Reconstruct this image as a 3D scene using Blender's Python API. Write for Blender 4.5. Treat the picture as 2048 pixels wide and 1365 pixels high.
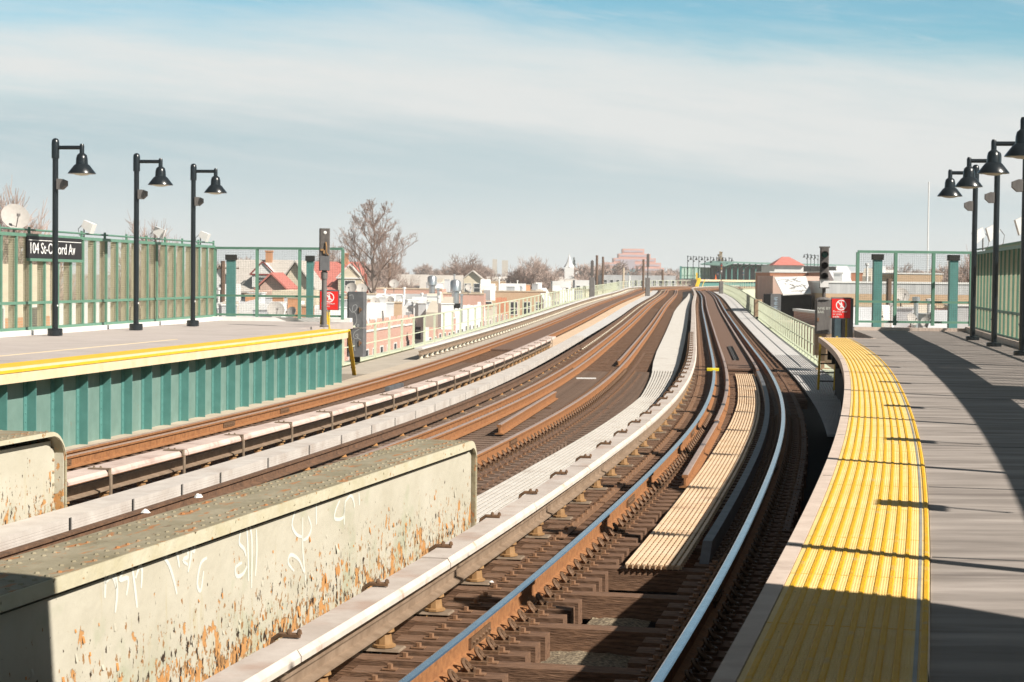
import bpy, bmesh, math, random
import numpy as np
from mathutils import Vector, Matrix
R = math.radians
for o in list(bpy.data.objects): bpy.data.objects.remove(o)
SC = bpy.context.scene; COL = SC.collection
# ------------------------------------------------------------------ camera
CAM_H, FPX, PITCH, ROLL = 2.4951, 3700.0, math.atan((682.5-555)/3700.0), 0.010887
cd = bpy.data.cameras.new('camera'); cam = bpy.data.objects.new('camera', cd); COL.objects.link(cam)
cd.sensor_width = 36; cd.lens = FPX/2048*36; cd.clip_start = .2; cd.clip_end = 12000
cp, sp, cr, sr = math.cos(PITCH), math.sin(PITCH), math.cos(ROLL), math.sin(ROLL)
up0 = Vector((0, sp, cp)); fw = Vector((0, cp, -sp)); xa = Vector((1, 0, 0))
rt = xa*cr + up0*sr; up = up0*cr - xa*sr
cam.matrix_world = Matrix(((rt.x, up.x, -fw.x, 0), (rt.y, up.y, -fw.y, 0), (rt.z, up.z, -fw.z, CAM_H), (0, 0, 0, 1)))
cd.dof.use_dof = True; cd.dof.focus_distance = 16.0; cd.dof.aperture_fstop = 9.0
SC.camera = cam
# ------------------------------------------------------------------ light
SUN_EL = R(38.4); SUNH = Vector((.817, -.576, 0)).normalized()
sun_az = math.atan2(SUNH.x, SUNH.y)
sl = bpy.data.lights.new('sun', 'SUN'); sl.energy = 5.0; sl.angle = R(.5); sl.color = (1, .94, .85)
sun = bpy.data.objects.new('sun', sl); COL.objects.link(sun)
sun.rotation_euler = Vector((SUNH.x*math.cos(SUN_EL), SUNH.y*math.cos(SUN_EL), math.sin(SUN_EL))).to_track_quat('Z', 'Y').to_euler()
sun.location = (60, -40, 80)
wd = bpy.data.worlds.new("World"); SC.world = wd; wd.use_nodes = True
def world():
    nt = wd.node_tree; N = nt.nodes; L = nt.links
    for n in list(N): N.remove(n)
    out = N.new('ShaderNodeOutputWorld'); bg = N.new('ShaderNodeBackground')
    sky = N.new('ShaderNodeTexSky'); sky.sky_type = 'NISHITA'; sky.sun_disc = False
    sky.sun_elevation = SUN_EL; sky.sun_rotation = sun_az; sky.air_density = 1.0; sky.dust_density = .6; sky.ozone_density = 2.2
    tc = N.new('ShaderNodeTexCoord'); sx = N.new('ShaderNodeSeparateXYZ'); L.new(tc.outputs['Generated'], sx.inputs[0])
    def M(op, a, b=None, c=None, clamp=False):
        n = N.new('ShaderNodeMath'); n.operation = op; n.use_clamp = clamp
        for i, x in enumerate((a, b, c)):
            if x is None: continue
            if isinstance(x, (int, float)): n.inputs[i].default_value = x
            else: L.new(x, n.inputs[i])
        return n.outputs[0]
    yy = M('MAXIMUM', M('ABSOLUTE', sx.outputs[1]), .05)
    az = M('DIVIDE', sx.outputs[0], yy); el = M('DIVIDE', sx.outputs[2], yy)
    cx = N.new('ShaderNodeCombineXYZ'); L.new(M('MULTIPLY', az, 2.2), cx.inputs[0]); L.new(M('MULTIPLY', M('ADD', el, M('MULTIPLY', az, .10)), 17), cx.inputs[1])
    def noise(scale, det, rough, off):
        mp = N.new('ShaderNodeVectorMath'); mp.operation = 'ADD'; mp.inputs[1].default_value = off; L.new(cx.outputs[0], mp.inputs[0])
        n = N.new('ShaderNodeTexNoise'); n.inputs['Scale'].default_value = scale; n.inputs['Detail'].default_value = det; n.inputs['Roughness'].default_value = rough
        n.inputs['Distortion'].default_value = .3
        L.new(mp.outputs[0], n.inputs['Vector']); return n.outputs['Fac']
    n1 = M('SUBTRACT', noise(1.6, 7, .62, (3.1, 0, 1.7)), .5); n2 = M('SUBTRACT', noise(5.0, 6, .6, (9, 2, 4)), .5)
    lo = M('SUBTRACT', .070, M('MULTIPLY', az, .075)); hi = M('SUBTRACT', .137, M('MULTIPLY', az, .035))
    e1 = M('ADD', el, M('MULTIPLY', n1, .075)); e2 = M('ADD', el, M('MULTIPLY', n1, .085))
    e2 = M('ADD', e2, M('MULTIPLY', n2, .018))
    def sstep(x, a0, a1):
        n = N.new('ShaderNodeMapRange'); n.interpolation_type = 'SMOOTHSTEP'
        L.new(x, n.inputs[0]); n.inputs[1].default_value = a0; n.inputs[2].default_value = a1; return n.outputs[0]
    a = sstep(M('SUBTRACT', e1, lo), -.024, .022); b = sstep(M('SUBTRACT', hi, e2), -.016, .03)
    band = M('MULTIPLY', a, b)
    wisps = M('MULTIPLY', sstep(noise(2.6, 7, .6, (1, 7, 2)), .5, .75), .32)
    tex = M('ADD', .92, M('MULTIPLY', M('ADD', n2, n1), .7), None, True)
    fil = M('MULTIPLY', sstep(noise(3.4, 8, .66, (5, 3, 8)), .42, .70), .45)
    cl = M('MAXIMUM', M('MULTIPLY', band, tex), M('MAXIMUM', wisps, M('MULTIPLY', fil, sstep(el, .03, .09))))
    hz = sstep(M('SUBTRACT', .075, el), 0, .075)          # pale air near the horizon
    # clear sky tint between
    sc = N.new('ShaderNodeVectorMath'); sc.operation = 'MULTIPLY'; sc.inputs[1].default_value = SKY_GAIN
    L.new(sky.outputs[0], sc.inputs[0])
    def mix(f, A, Bc):
        n = N.new('ShaderNodeMix'); n.data_type = 'RGBA'; L.new(f, n.inputs[0])
        for s, x in ((6, A), (7, Bc)):
            if isinstance(x, tuple): n.inputs[s].default_value = x
            else: L.new(x, n.inputs[s])
        return n.outputs[2]
    low = M('MULTIPLY', sstep(M('SUBTRACT', .125, el), 0, .04), 1.0)
    hi_ = N.new('ShaderNodeVectorMath'); hi_.operation = 'SCALE'; tn = N.new('ShaderNodeVectorMath'); tn.operation = 'MULTIPLY'; tn.inputs[1].default_value = (.9, 1.0, 1.1); L.new(sc.outputs[0], tn.inputs[0]); L.new(tn.outputs[0], hi_.inputs[0]); hs = N.new('ShaderNodeMapRange'); L.new(el, hs.inputs[0]); hs.inputs[1].default_value = .16; hs.inputs[2].default_value = .5; hs.inputs[3].default_value = 1; hs.inputs[4].default_value = .20; L.new(hs.outputs[0], hi_.inputs['Scale'])
    c = mix(low, hi_.outputs[0], SKY_LOW); c = mix(hz, c, SKY_HOR)
    c = mix(cl, c, SKY_CLOUD)
    L.new(c, bg.inputs['Color']); bg.inputs['Strength'].default_value = .12
    L.new(bg.outputs[0], out.inputs['Surface'])
EXPO = .68
SKY_GAIN = (.46, .64, .57)
SKY_LOW = (2.5, 3.25, 3.5, 1); SKY_HOR = (4.15, 4.42, 4.4, 1); SKY_CLOUD = (4.08, 4.2, 4.15, 1)
world()
SC.view_settings.view_transform = 'Standard'; SC.view_settings.look = 'None'; SC.view_settings.exposure = EXPO; SC.view_settings.gamma = 1
SC.cycles.max_bounces = 6; SC.cycles.transparent_max_bounces = 8
SC.cycles.use_denoising = True
# ------------------------------------------------------------------ track alignment (s along, o to the right, z above rail top)
_SK = [0, 8, 16, 26, 40, 60, 90, 130, 170, 235, 250, 340, 360, 560]
_K = [-.0019, -.00385, -.00198, -.00373, -.00177, .00005, -.00008, .0002, -.0002, -.0002, .005, .005, 0, 0]
_ZK = [0, 15, 30, 50, 80, 120, 180, 240, 300, 320, 560]
_G = [.00246, .00026, -.00145, .00184, .00557, .00938, .003, .005, .003, 0, 0]
S = np.arange(-40, 560, .25); _i0 = 160
def _int(a):
    c = np.concatenate([[0], np.cumsum((a[:-1]+a[1:])/2*.25)]); return c-c[_i0]
TH = .228247+_int(np.interp(S, _SK, _K)); PX = -1.061277+_int(np.sin(TH)); PY = 6+_int(np.cos(TH)); PZ = _int(np.interp(S, _ZK, _G))
def th(s): return float(np.interp(s, S, TH))
def pt(s, o=0., z=0.):
    t = th(s); return Vector((float(np.interp(s, S, PX))+o*math.cos(t), float(np.interp(s, S, PY))-o*math.sin(t), float(np.interp(s, S, PZ))+z))
def W(u, v, d):                       # the point seen at u, v of the 2048 px frame, d metres ahead
    a, b = u-1024, v-682.5
    q = fw + rt*(a/FPX) - up*(b/FPX)
    return Vector((0, 0, CAM_H)) + q*(d/q.y)
# ------------------------------------------------------------------ mesh builder
class MB:
    def __init__(s): s.v = []; s.f = []; s.m = []
    def add(s, vs, fs, m=0):
        b = len(s.v); s.v += [tuple(x) for x in vs]
        for q in fs: s.f.append([b+i for i in q]); s.m.append(m)
    def hexa(s, p, m=0): s.add(p, [(0, 3, 2, 1), (4, 5, 6, 7), (0, 1, 5, 4), (1, 2, 6, 5), (2, 3, 7, 6), (3, 0, 4, 7)], m)
    def box(s, x0, x1, y0, y1, z0, z1, m=0):
        s.hexa([(x0, y0, z0), (x1, y0, z0), (x1, y1, z0), (x0, y1, z0), (x0, y0, z1), (x1, y0, z1), (x1, y1, z1), (x0, y1, z1)], m)
    def sbox(s, s0, s1, o0, o1, z0, z1, m=0):          # box along the track
        s.hexa([pt(s0, o0, z0), pt(s0, o1, z0), pt(s1, o1, z0), pt(s1, o0, z0), pt(s0, o0, z1), pt(s0, o1, z1), pt(s1, o1, z1), pt(s1, o0, z1)], m)
    def bar(s, a, b, w, h=None, m=0, upv=(0, 0, 1)):
        a, b = Vector(a), Vector(b); d = (b-a).normalized(); h = w if h is None else h
        x = d.cross(Vector(upv))
        if x.length < 1e-4: x = d.cross(Vector((1, 0, 0)))
        x.normalize(); y = x.cross(d); x *= w/2; y *= h/2
        s.hexa([a-x-y, a+x-y, b+x-y, b-x-y, a-x+y, a+x+y, b+x+y, b-x+y], m)
    def tube(s, pts, r, n=8, m=0, caps=True):
        pts = [Vector(p) for p in pts]; k = len(pts); rs = r if isinstance(r, (list, tuple)) else [r]*k
        ref = None; vs = []
        for i, p in enumerate(pts):
            d = (pts[min(i+1, k-1)]-pts[max(i-1, 0)]).normalized()
            if ref is None: ref = d.orthogonal().normalized()
            ref = (ref-d*ref.dot(d)).normalized(); y = d.cross(ref)
            for j in range(n):
                a = 2*math.pi*j/n; vs.append(p+(ref*math.cos(a)+y*math.sin(a))*rs[i])
        fs = [(i*n+j, i*n+(j+1) % n, (i+1)*n+(j+1) % n, (i+1)*n+j) for i in range(k-1) for j in range(n)]
        if caps: fs += [tuple(range(n-1, -1, -1)), tuple((k-1)*n+j for j in range(n))]
        s.add(vs, fs, m)
    def lathe(s, prof, n=16, c=(0, 0, 0), m=0, mat=None):   # prof: (r, z) bottom to top
        c = Vector(c); vs = []
        for r, z in prof:
            for j in range(n):
                a = 2*math.pi*j/n; q = Vector((r*math.cos(a), r*math.sin(a), z)); vs.append(c+(mat @ q if mat else q))
        k = len(prof); fs = [(i*n+j, i*n+(j+1) % n, (i+1)*n+(j+1) % n, (i+1)*n+j) for i in range(k-1) for j in range(n)]
        fs += [tuple(range(n-1, -1, -1)), tuple((k-1)*n+j for j in range(n))]
        s.add(vs, fs, m)
    def sweep(s, prof, sv, o=0., m=0, em=None, caps=True, z=0.):  # closed profile of (o, z) points carried along the track
        n = len(prof); vs = []
        for q in sv:
            oo = o(q) if callable(o) else o
            for a, b in prof: vs.append(pt(q, oo+a, z+b))
        b0 = len(s.v); s.v += [tuple(x) for x in vs]
        for i in range(len(sv)-1):
            for j in range(n):
                s.f.append([b0+i*n+j, b0+i*n+(j+1) % n, b0+(i+1)*n+(j+1) % n, b0+(i+1)*n+j]); s.m.append(em.get(j, m) if em else m)
        if caps:
            s.f.append([b0+j for j in range(n-1, -1, -1)]); s.m.append(m); s.f.append([b0+(len(sv)-1)*n+j for j in range(n)]); s.m.append(m)
    def prism(s, poly, ext, m=0):                      # planar polygon pushed along ext
        n = len(poly); e = Vector(ext); p = [Vector(q) for q in poly]
        s.add(p+[q+e for q in p], [tuple(range(n-1, -1, -1)), tuple(range(n, 2*n))]+[(i, (i+1) % n, n+(i+1) % n, n+i) for i in range(n)], m)
    def dome(s, c, r, h, n=6, m=0, nrm=(0, 0, 1)):
        c = Vector(c); q = Vector((0, 0, 1)).rotation_difference(Vector(nrm)).to_matrix()
        vs = [c+q @ Vector((r*f*math.cos(2*math.pi*j/n), r*f*math.sin(2*math.pi*j/n), zz)) for f, zz in ((1, 0), (.72, h*.72)) for j in range(n)]+[c+q @ Vector((0, 0, h))]
        s.add(vs, [(j, (j+1) % n, n+(j+1) % n, n+j) for j in range(n)]+[(n+j, n+(j+1) % n, 2*n) for j in range(n)], m)
    def build(s, name, mats, parent=None, smooth=False, local=False):
        me = bpy.data.meshes.new(name); me.from_pydata(s.v, [], s.f)
        for q in (mats if isinstance(mats, (list, tuple)) else [mats]): me.materials.append(q)
        me.polygons.foreach_set('material_index', s.m)
        bm = bmesh.new(); bm.from_mesh(me); bmesh.ops.recalc_face_normals(bm, faces=bm.faces); bm.to_mesh(me); bm.free()
        if smooth:
            me.polygons.foreach_set('use_smooth', [True]*len(me.polygons)); me.set_sharp_from_angle(angle=R(38))
        me.update()
        o = bpy.data.objects.new(name, me); COL.objects.link(o)
        if parent:
            o.parent = parent
            if not local: o.matrix_parent_inverse = parent.matrix_basis.inverted()
        return o
def tag(o, label, cat, group=None, kind=None):
    if label: o['label'] = label
    if cat: o['category'] = cat
    if group: o['group'] = group
    if kind: o['kind'] = kind
    return o
def thing(name, label, cat, loc=(0, 0, 0), rz=0., group=None):
    o = bpy.data.objects.new(name, None); COL.objects.link(o); o.empty_display_size = .2
    o.location = loc; o.rotation_euler = (0, 0, rz); o.matrix_basis = Matrix.Translation(Vector(loc)) @ Matrix.Rotation(rz, 4, 'Z')
    return tag(o, label, cat, group)
KIDS = lambda r: [c for c in bpy.data.objects if c.parent == r]
def dup(root, loc, rz, label, group=None, kids=None):
    r = root.copy(); COL.objects.link(r); r.location = loc; r.rotation_euler = (0, 0, rz); r['label'] = label
    if group: r['group'] = group
    def rec(a, b):
        for ch in KIDS(a):
            if ch == b: continue
            c = ch.copy(); COL.objects.link(c); c.parent = b; c.matrix_parent_inverse = ch.matrix_parent_inverse.copy(); rec(ch, c)
    rec(root, r); return r
def struct(o): o['kind'] = 'structure'; return o
def sv(s0, s1):
    out = [s0]; s = s0
    while s < s1-1e-6:
        s = min(s1, s+(.7 if s < 45 else 1.6 if s < 120 else 4.)); out.append(s)
    return out
def text_mesh(name, body, size, mat, parent, M4, extrude=.002, align='LEFT', sx=1., spacing=1.):
    cu = bpy.data.curves.new(name, 'FONT'); cu.body = body; cu.size = size; cu.extrude = extrude; cu.align_x = align; cu.space_line = spacing; cu.resolution_u = 3
    t = bpy.data.objects.new('tmp', cu); COL.objects.link(t); dg = bpy.context.evaluated_depsgraph_get(); dg.update()
    me = bpy.data.meshes.new_from_object(t.evaluated_get(dg)); bpy.data.objects.remove(t)
    me.transform(M4 @ Matrix.Diagonal((sx, 1, 1, 1))); me.materials.clear(); me.materials.append(mat)
    o = bpy.data.objects.new(name, me); COL.objects.link(o); o.parent = parent
    o.matrix_parent_inverse = parent.matrix_basis.inverted(); return o
# ------------------------------------------------------------------ materials
def mat(name, col, rough=.75, metal=0., var=.25, scale=3., col2=None, thr=None, bump=0., bscale=30., stretch=(1, 1, 1), spec=.35, det=6, local=True):
    m = bpy.data.materials.new(name); m.use_nodes = True; nt = m.node_tree; N, L = nt.nodes, nt.links
    b = N['Principled BSDF']; b.inputs['Roughness'].default_value = rough; b.inputs['Metallic'].default_value = metal; b.inputs['Specular IOR Level'].default_value = spec
    tc = N.new('ShaderNodeTexCoord'); mp = N.new('ShaderNodeMapping'); mp.inputs['Scale'].default_value = stretch
    if local: L.new(tc.outputs['Object'], mp.inputs[0])
    else:
        g = N.new('ShaderNodeNewGeometry'); L.new(g.outputs['Position'], mp.inputs[0])
    n = N.new('ShaderNodeTexNoise'); n.inputs['Scale'].default_value = scale; n.inputs['Detail'].default_value = det; n.inputs['Roughness'].default_value = .62
    L.new(mp.outputs[0], n.inputs['Vector'])
    r = N.new('ShaderNodeValToRGB'); L.new(n.outputs['Fac'], r.inputs[0])
    c2 = col2 or tuple(min(1, c*(1+var)) for c in col); c1 = col if col2 else tuple(c*(1-var) for c in col)
    r.color_ramp.elements[0].color = (*c1, 1); r.color_ramp.elements[1].color = (*c2, 1)
    t = thr or (.3, .7); r.color_ramp.elements[0].position, r.color_ramp.elements[1].position = t
    L.new(r.outputs[0], b.inputs['Base Color'])
    if bump:
        n2 = N.new('ShaderNodeTexNoise'); n2.inputs['Scale'].default_value = bscale; n2.inputs['Detail'].default_value = 4; L.new(mp.outputs[0], n2.inputs['Vector'])
        bp = N.new('ShaderNodeBump'); bp.inputs['Strength'].default_value = bump; bp.inputs['Distance'].default_value = .02; L.new(n2.outputs['Fac'], bp.inputs['Height']); L.new(bp.outputs[0], b.inputs['Normal'])
    return m
def overlay(m, col, scale, thr, stretch=(1, 1, 1), seed=0., fac=1., zgrad=None, det=8, rough=None, wgeo=False):   # a second, worn or dirty coat showing through noise
    nt = m.node_tree; N, L = nt.nodes, nt.links; b = N['Principled BSDF']; src = b.inputs['Base Color'].links[0].from_socket
    tc = N.new('ShaderNodeTexCoord'); mp = N.new('ShaderNodeMapping'); mp.inputs['Scale'].default_value = stretch; mp.inputs['Location'].default_value = (seed, seed*.7, seed*.3)
    L.new(tc.outputs['Object'], mp.inputs[0])
    n = N.new('ShaderNodeTexNoise'); n.inputs['Scale'].default_value = scale; n.inputs['Detail'].default_value = det; n.inputs['Roughness'].default_value = .6; L.new(mp.outputs[0], n.inputs['Vector'])
    v = n.outputs['Fac']
    if zgrad:
        s = N.new('ShaderNodeSeparateXYZ'); L.new(tc.outputs['Object'], s.inputs[0])
        g = N.new('ShaderNodeMapRange'); g.inputs[1].default_value, g.inputs[2].default_value, g.inputs[3].default_value, g.inputs[4].default_value = zgrad; L.new(s.outputs[2], g.inputs[0])
        a = N.new('ShaderNodeMath'); a.operation = 'ADD'; L.new(v, a.inputs[0]); L.new(g.outputs[0], a.inputs[1]); v = a.outputs[0]
    mr = N.new('ShaderNodeMapRange'); mr.inputs[1].default_value, mr.inputs[2].default_value = thr; mr.inputs[4].default_value = fac; L.new(v, mr.inputs[0])
    x = N.new('ShaderNodeMix'); x.data_type = 'RGBA'; L.new(mr.outputs[0], x.inputs[0]); L.new(src, x.inputs[6]); x.inputs[7].default_value = (*col, 1); L.new(x.outputs[2], b.inputs['Base Color'])
    return mr.outputs[0]
def bricks(name, c1, c2, mortar, scale=4.5, axis='xz'):
    m = mat(name, c1, .85); nt = m.node_tree; N, L = nt.nodes, nt.links
    tc = N.new('ShaderNodeTexCoord'); s = N.new('ShaderNodeSeparateXYZ'); c = N.new('ShaderNodeCombineXYZ'); L.new(tc.outputs['Object'], s.inputs[0])
    a = N.new('ShaderNodeMath'); a.operation = 'ADD'; L.new(s.outputs[0], a.inputs[0]); L.new(s.outputs[1], a.inputs[1])
    L.new(a.outputs[0], c.inputs[0]); L.new(s.outputs[2], c.inputs[1])
    b = N.new('ShaderNodeTexBrick'); b.inputs['Scale'].default_value = scale; b.inputs['Color1'].default_value = (*c1, 1); b.inputs['Color2'].default_value = (*c2, 1); b.inputs['Mortar'].default_value = (*mortar, 1)
    b.inputs['Mortar Size'].default_value = .03; L.new(c.outputs[0], b.inputs['Vector']); L.new(b.outputs[0], N['Principled BSDF'].inputs['Base Color'])
    return m
rnd = random.Random(7)
M = {}
M['rust'] = mat('rusty_steel', (.20, .085, .035), .85, .0, scale=14, col2=(.36, .165, .065), bump=.25, bscale=60)
M['rustdark'] = mat('dark_rusty_steel', (.085, .050, .032), .8, scale=9, col2=(.19, .105, .062), bump=.2)
M['railhead'] = mat('polished_rail_head', (.52, .56, .60), .22, 1., var=.15, scale=5, stretch=(1, 1, 1))
M['railheadold'] = mat('dull_rail_head', (.34, .23, .18), .5, .35, scale=8, col2=(.5, .38, .32))
M['tie'] = mat('weathered_tie_timber', (.075, .038, .022), .9, scale=7, col2=(.24, .135, .08), stretch=(1, 8, 8), bump=.5, bscale=14)
overlay(M['tie'], (.21, .15, .11), 2.2, (.56, .72), seed=3, fac=.5)
M['tiegrey'] = mat('grey_tie_timber', (.11, .072, .05), .9, scale=7, col2=(.25, .165, .12), stretch=(1, 8, 8), bump=.5, bscale=14)
M['bolt'] = mat('rusty_bolt', (.16, .085, .045), .7, scale=30, col2=(.27, .15, .085))
M['clip'] = mat('rusty_spring_clip', (.10, .06, .035), .6, .2, scale=30, col2=(.22, .125, .07))
M['cover'] = mat('pale_cover_board', (.40, .335, .29), .75, scale=2.5, col2=(.55, .485, .435), bump=.08)
overlay(M['cover'], (.36, .23, .17), 1.6, (.53, .68), seed=5, fac=.6); overlay(M['cover'], (.12, .08, .06), 9, (.68, .74), seed=2, fac=.6)
M['coveredge'] = mat('white_cover_edge', (.60, .53, .46), .7, scale=4, var=.12)
overlay(M['coveredge'], (.40, .22, .12), 3., (.62, .7), seed=2, fac=.6)
M['pink'] = mat('pinkish_cover_board', (.46, .345, .30), .8, scale=2, col2=(.64, .52, .455), bump=.1)
overlay(M['pink'], (.27, .17, .13), 2.1, (.57, .7), seed=8, fac=.7)
M['conduit'] = mat('grey_third_rail_steel', (.22, .155, .105), .6, .2, scale=6, col2=(.36, .265, .19), stretch=(1, 1, 1))
M['insul'] = mat('ochre_insulator', (.235, .125, .05), .7, scale=12, col2=(.34, .20, .09))
M['insulrust'] = mat('rusty_insulator', (.34, .15, .05), .75, scale=12, col2=(.47, .25, .09))
M['insulwhite'] = mat('cream_insulator', (.62, .56, .45), .6, scale=10, var=.15)
M['plate'] = mat('dusty_base_plate', (.15, .105, .07), .85, scale=10, col2=(.26, .195, .14))
M['grate'] = mat('cream_grating', (.53, .485, .43), .75, scale=5, col2=(.64, .60, .545))
overlay(M['grate'], (.34, .22, .13), 2.5, (.6, .75), seed=1, fac=.5)
M['walk'] = mat('pale_walkway_board', (.50, .475, .455), .8, scale=2, col2=(.60, .575, .55))
overlay(M['walk'], (.40, .33, .29), 1.1, (.55, .75), seed=4, fac=.6)
M['yellowgrate'] = mat('worn_yellow_grating', (.66, .45, .27), .7, scale=3, col2=(.76, .58, .40))
overlay(M['yellowgrate'], (.23, .10, .04), 1.7, (.56, .75), seed=7, fac=.7)
M['trough'] = mat('whitish_cable_trough', (.45, .40, .36), .8, scale=3, col2=(.57, .525, .48))
overlay(M['trough'], (.30, .22, .17), 1.4, (.56, .72), seed=9, fac=.55)
overlay(M['grate'], (.25, .18, .13), 1.1, (.58, .74), seed=12, fac=.5)
M['black'] = mat('black_gap', (.012, .011, .010), .9)
M['deckwood'] = mat('brown_deck_board', (.115, .064, .042), .9, scale=5, col2=(.185, .11, .075), stretch=(6, 1, 1), local=True)
M['dirt'] = mat('gravelly_dirt', (.10, .075, .05), 1, scale=34, col2=(.34, .27, .18), thr=(.4, .62), bump=.8, bscale=50)
M['dark'] = mat('dark_steel_and_shade', (.022, .020, .019), .9)  # dark steel; also stands for shade below the decks and in the shop
M['concrete_pink'] = mat('pinkish_concrete', (.50, .39, .32), .85, scale=6, col2=(.62, .51, .43), bump=.1)
overlay(M['concrete_pink'], (.30, .22, .18), 2.5, (.58, .72), seed=2, fac=.5)
M['platR'] = mat('streaked_grey_deck', (.185, .158, .138), .9, scale=1.6, col2=(.375, .325, .29), bump=.15, bscale=25, stretch=(.45, 2.6, 1), local=True)
overlay(M['platR'], (.47, .41, .37), 1.1, (.55, .72), stretch=(.5, 3, 1), seed=6, fac=.6)
overlay(M['platR'], (.10, .08, .07), 1.1, (.55, .66), stretch=(.4, 3.4, 1), seed=11, fac=.6)
M['platL'] = mat('pale_grey_deck', (.41, .355, .325), .9, scale=1.2, col2=(.48, .42, .39), bump=.1)
overlay(M['platL'], (.26, .23, .215), .5, (.55, .8), seed=3, fac=.6)
M['tact'] = mat('faded_yellow_tile', (.77, .53, .18), .7, scale=3, col2=(.83, .61, .27), bump=.3, bscale=130)
overlay(M['tact'], (.42, .36, .27), 3., (.6, .8), seed=1, fac=.35); overlay(M['tact'], (.16, .12, .07), 28., (.69, .72), seed=6, fac=.8)
M['tactrib'] = mat('yellow_rib', (.70, .36, .008), .65, scale=9, col2=(.78, .44, .016), bump=.6, bscale=150)
overlay(M['tactrib'], (.52, .40, .22), 6., (.58, .70), seed=4, fac=.6)
M['yellow'] = mat('yellow_paint', (.72, .42, .02), .55, scale=5, col2=(.80, .53, .04))
overlay(M['yellow'], (.42, .25, .07), 5, (.62, .72), seed=3, fac=.5)
M['yellowdark'] = mat('worn_yellow_paint', (.36, .25, .02), .6, scale=6, var=.3)
M['cream'] = mat('cream_edge_board', (.63, .49, .30), .75, scale=3, col2=(.75, .62, .42))
M['teal'] = mat('teal_painted_steel', (.13, .215, .185), .55, scale=3, col2=(.175, .275, .24), bump=.03)
overlay(M['teal'], (.32, .45, .43), 2.2, (.62, .78), seed=5, fac=.35, zgrad=(-.3, 1.1, .10, -.22))
overlay(M['teal'], (.22, .13, .07), 4.2, (.66, .74), seed=9, fac=.6, zgrad=(-.3, .2, .08, 0)); overlay(M['teal'], (.30, .42, .39), 6, (.60, .72), stretch=(2, 2, .15), seed=3, fac=.4)
M['tealrib'] = mat('teal_rib_steel', (.075, .20, .18), .5, scale=4, col2=(.10, .25, .225))
M['green'] = mat('green_fence_paint', (.095, .205, .145), .5, scale=4, col2=(.13, .255, .185))
M['mesh'] = mat('khaki_wire', (.46, .43, .30), .7, .1, var=.15)
M['fin'] = mat('khaki_infill', (.35, .315, .21), .75, scale=40, col2=(.45, .41, .29), thr=(.42, .58))
M['gwire'] = mat('dark_wire', (.05, .06, .05), .6)
M['lamp'] = mat('black_lamp_paint', (.012, .016, .019), .28, var=.2, spec=.5)
M['lens'] = mat('frosted_lamp_lens', (.55, .50, .40), .35)
M['white'] = mat('white_paint', (.74, .72, .69), .6, scale=5, var=.08)
M['greybox'] = mat('grey_equipment_paint', (.115, .105, .10), .7, scale=6, col2=(.185, .17, .16), stretch=(3, 3, .6))
overlay(M['greybox'], (.24, .11, .05), 4, (.64, .72), seed=3, fac=.7)
M['darkbox'] = mat('dark_equipment_paint', (.085, .085, .09), .6, scale=4, col2=(.145, .145, .15))
M['signal'] = mat('weathered_signal_paint', (.075, .066, .062), .7, scale=9, col2=(.13, .115, .105))
M['brownbox'] = mat('rusty_brown_box', (.24, .15, .09), .8, scale=7, col2=(.38, .27, .18))
M['rail_green'] = mat('pale_green_railing', (.50, .53, .38), .7, scale=6, col2=(.60, .63, .48))
overlay(M['rail_green'], (.36, .28, .16), 8, (.66, .74), seed=2, fac=.6)
M['red'] = mat('red_sign_face', (.70, .025, .02), .45, var=.05)
M['signblack'] = mat('black_sign_face', (.022, .02, .022), .5)
M['signwhite'] = mat('white_lettering', (.80, .80, .78), .5, var=.03)
M['tagpaint'] = mat('white_spray_paint', (.64, .64, .57), .8, var=.05)
M['tagpaint2'] = mat('chalky_spray_paint', (.36, .36, .36), .8, var=.1)
# plate girder paint: pale green coat, old primer and rust where it flakes
M['girder'] = mat('pale_green_girder_paint', (.45, .415, .325), .7, scale=1.6, col2=(.53, .495, .405), bump=.35, bscale=9)
overlay(M['girder'], (.34, .36, .24), 2.3, (.52, .68), seed=4, fac=.6, zgrad=(-.4, .8, .09, -.1))
overlay(M['girder'], (.43, .37, .22), 5, (.52, .66), stretch=(3, 1, .35), seed=12, fac=.55, zgrad=(-.4, .5, .10, -.12))
f1 = overlay(M['girder'], (.50, .255, .095), 7, (.592, .606), stretch=(1, 1, .65), seed=1, zgrad=(-.40, .62, .135, -.13), det=6)
overlay(M['girder'], (.30, .165, .07), 20, (.612, .628), stretch=(1, 1, .6), seed=6, zgrad=(-.42, .66, .125, -.09), det=6)
overlay(M['girder'], (.045, .028, .018), 17, (.635, .646), stretch=(1.1, 1, .55), seed=2.3, zgrad=(-.42, .68, .115, -.07), det=5)
def flake(m, a):
    nt = m.node_tree; N, L = nt.nodes, nt.links; b = N['Principled BSDF']; old = b.inputs['Normal'].links[0].from_node
    bp = N.new('ShaderNodeBump'); bp.invert = True; bp.inputs['Strength'].default_value = .6; bp.inputs['Distance'].default_value = .012
    L.new(a, bp.inputs['Height']); L.new(old.outputs[0], bp.inputs['Normal']); L.new(bp.outputs[0], b.inputs['Normal'])
flake(M['girder'], f1)
M['girderedge'] = mat('weathered_flange_edge', (.47, .42, .28), .75, scale=3, col2=(.56, .52, .40), bump=.4, bscale=14)
overlay(M['girderedge'], (.34, .18, .06), 9, (.62, .66), seed=2); overlay(M['girderedge'], (.10, .07, .03), 15, (.66, .68), seed=5)
M['girdertop'] = mat('dusty_girder_top', (.20, .17, .105), .8, scale=3, col2=(.33, .285, .20), bump=.5, bscale=12)
overlay(M['girdertop'], (.36, .16, .06), 7, (.56, .63), stretch=(.5, 1.6, 1), seed=3)
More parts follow.
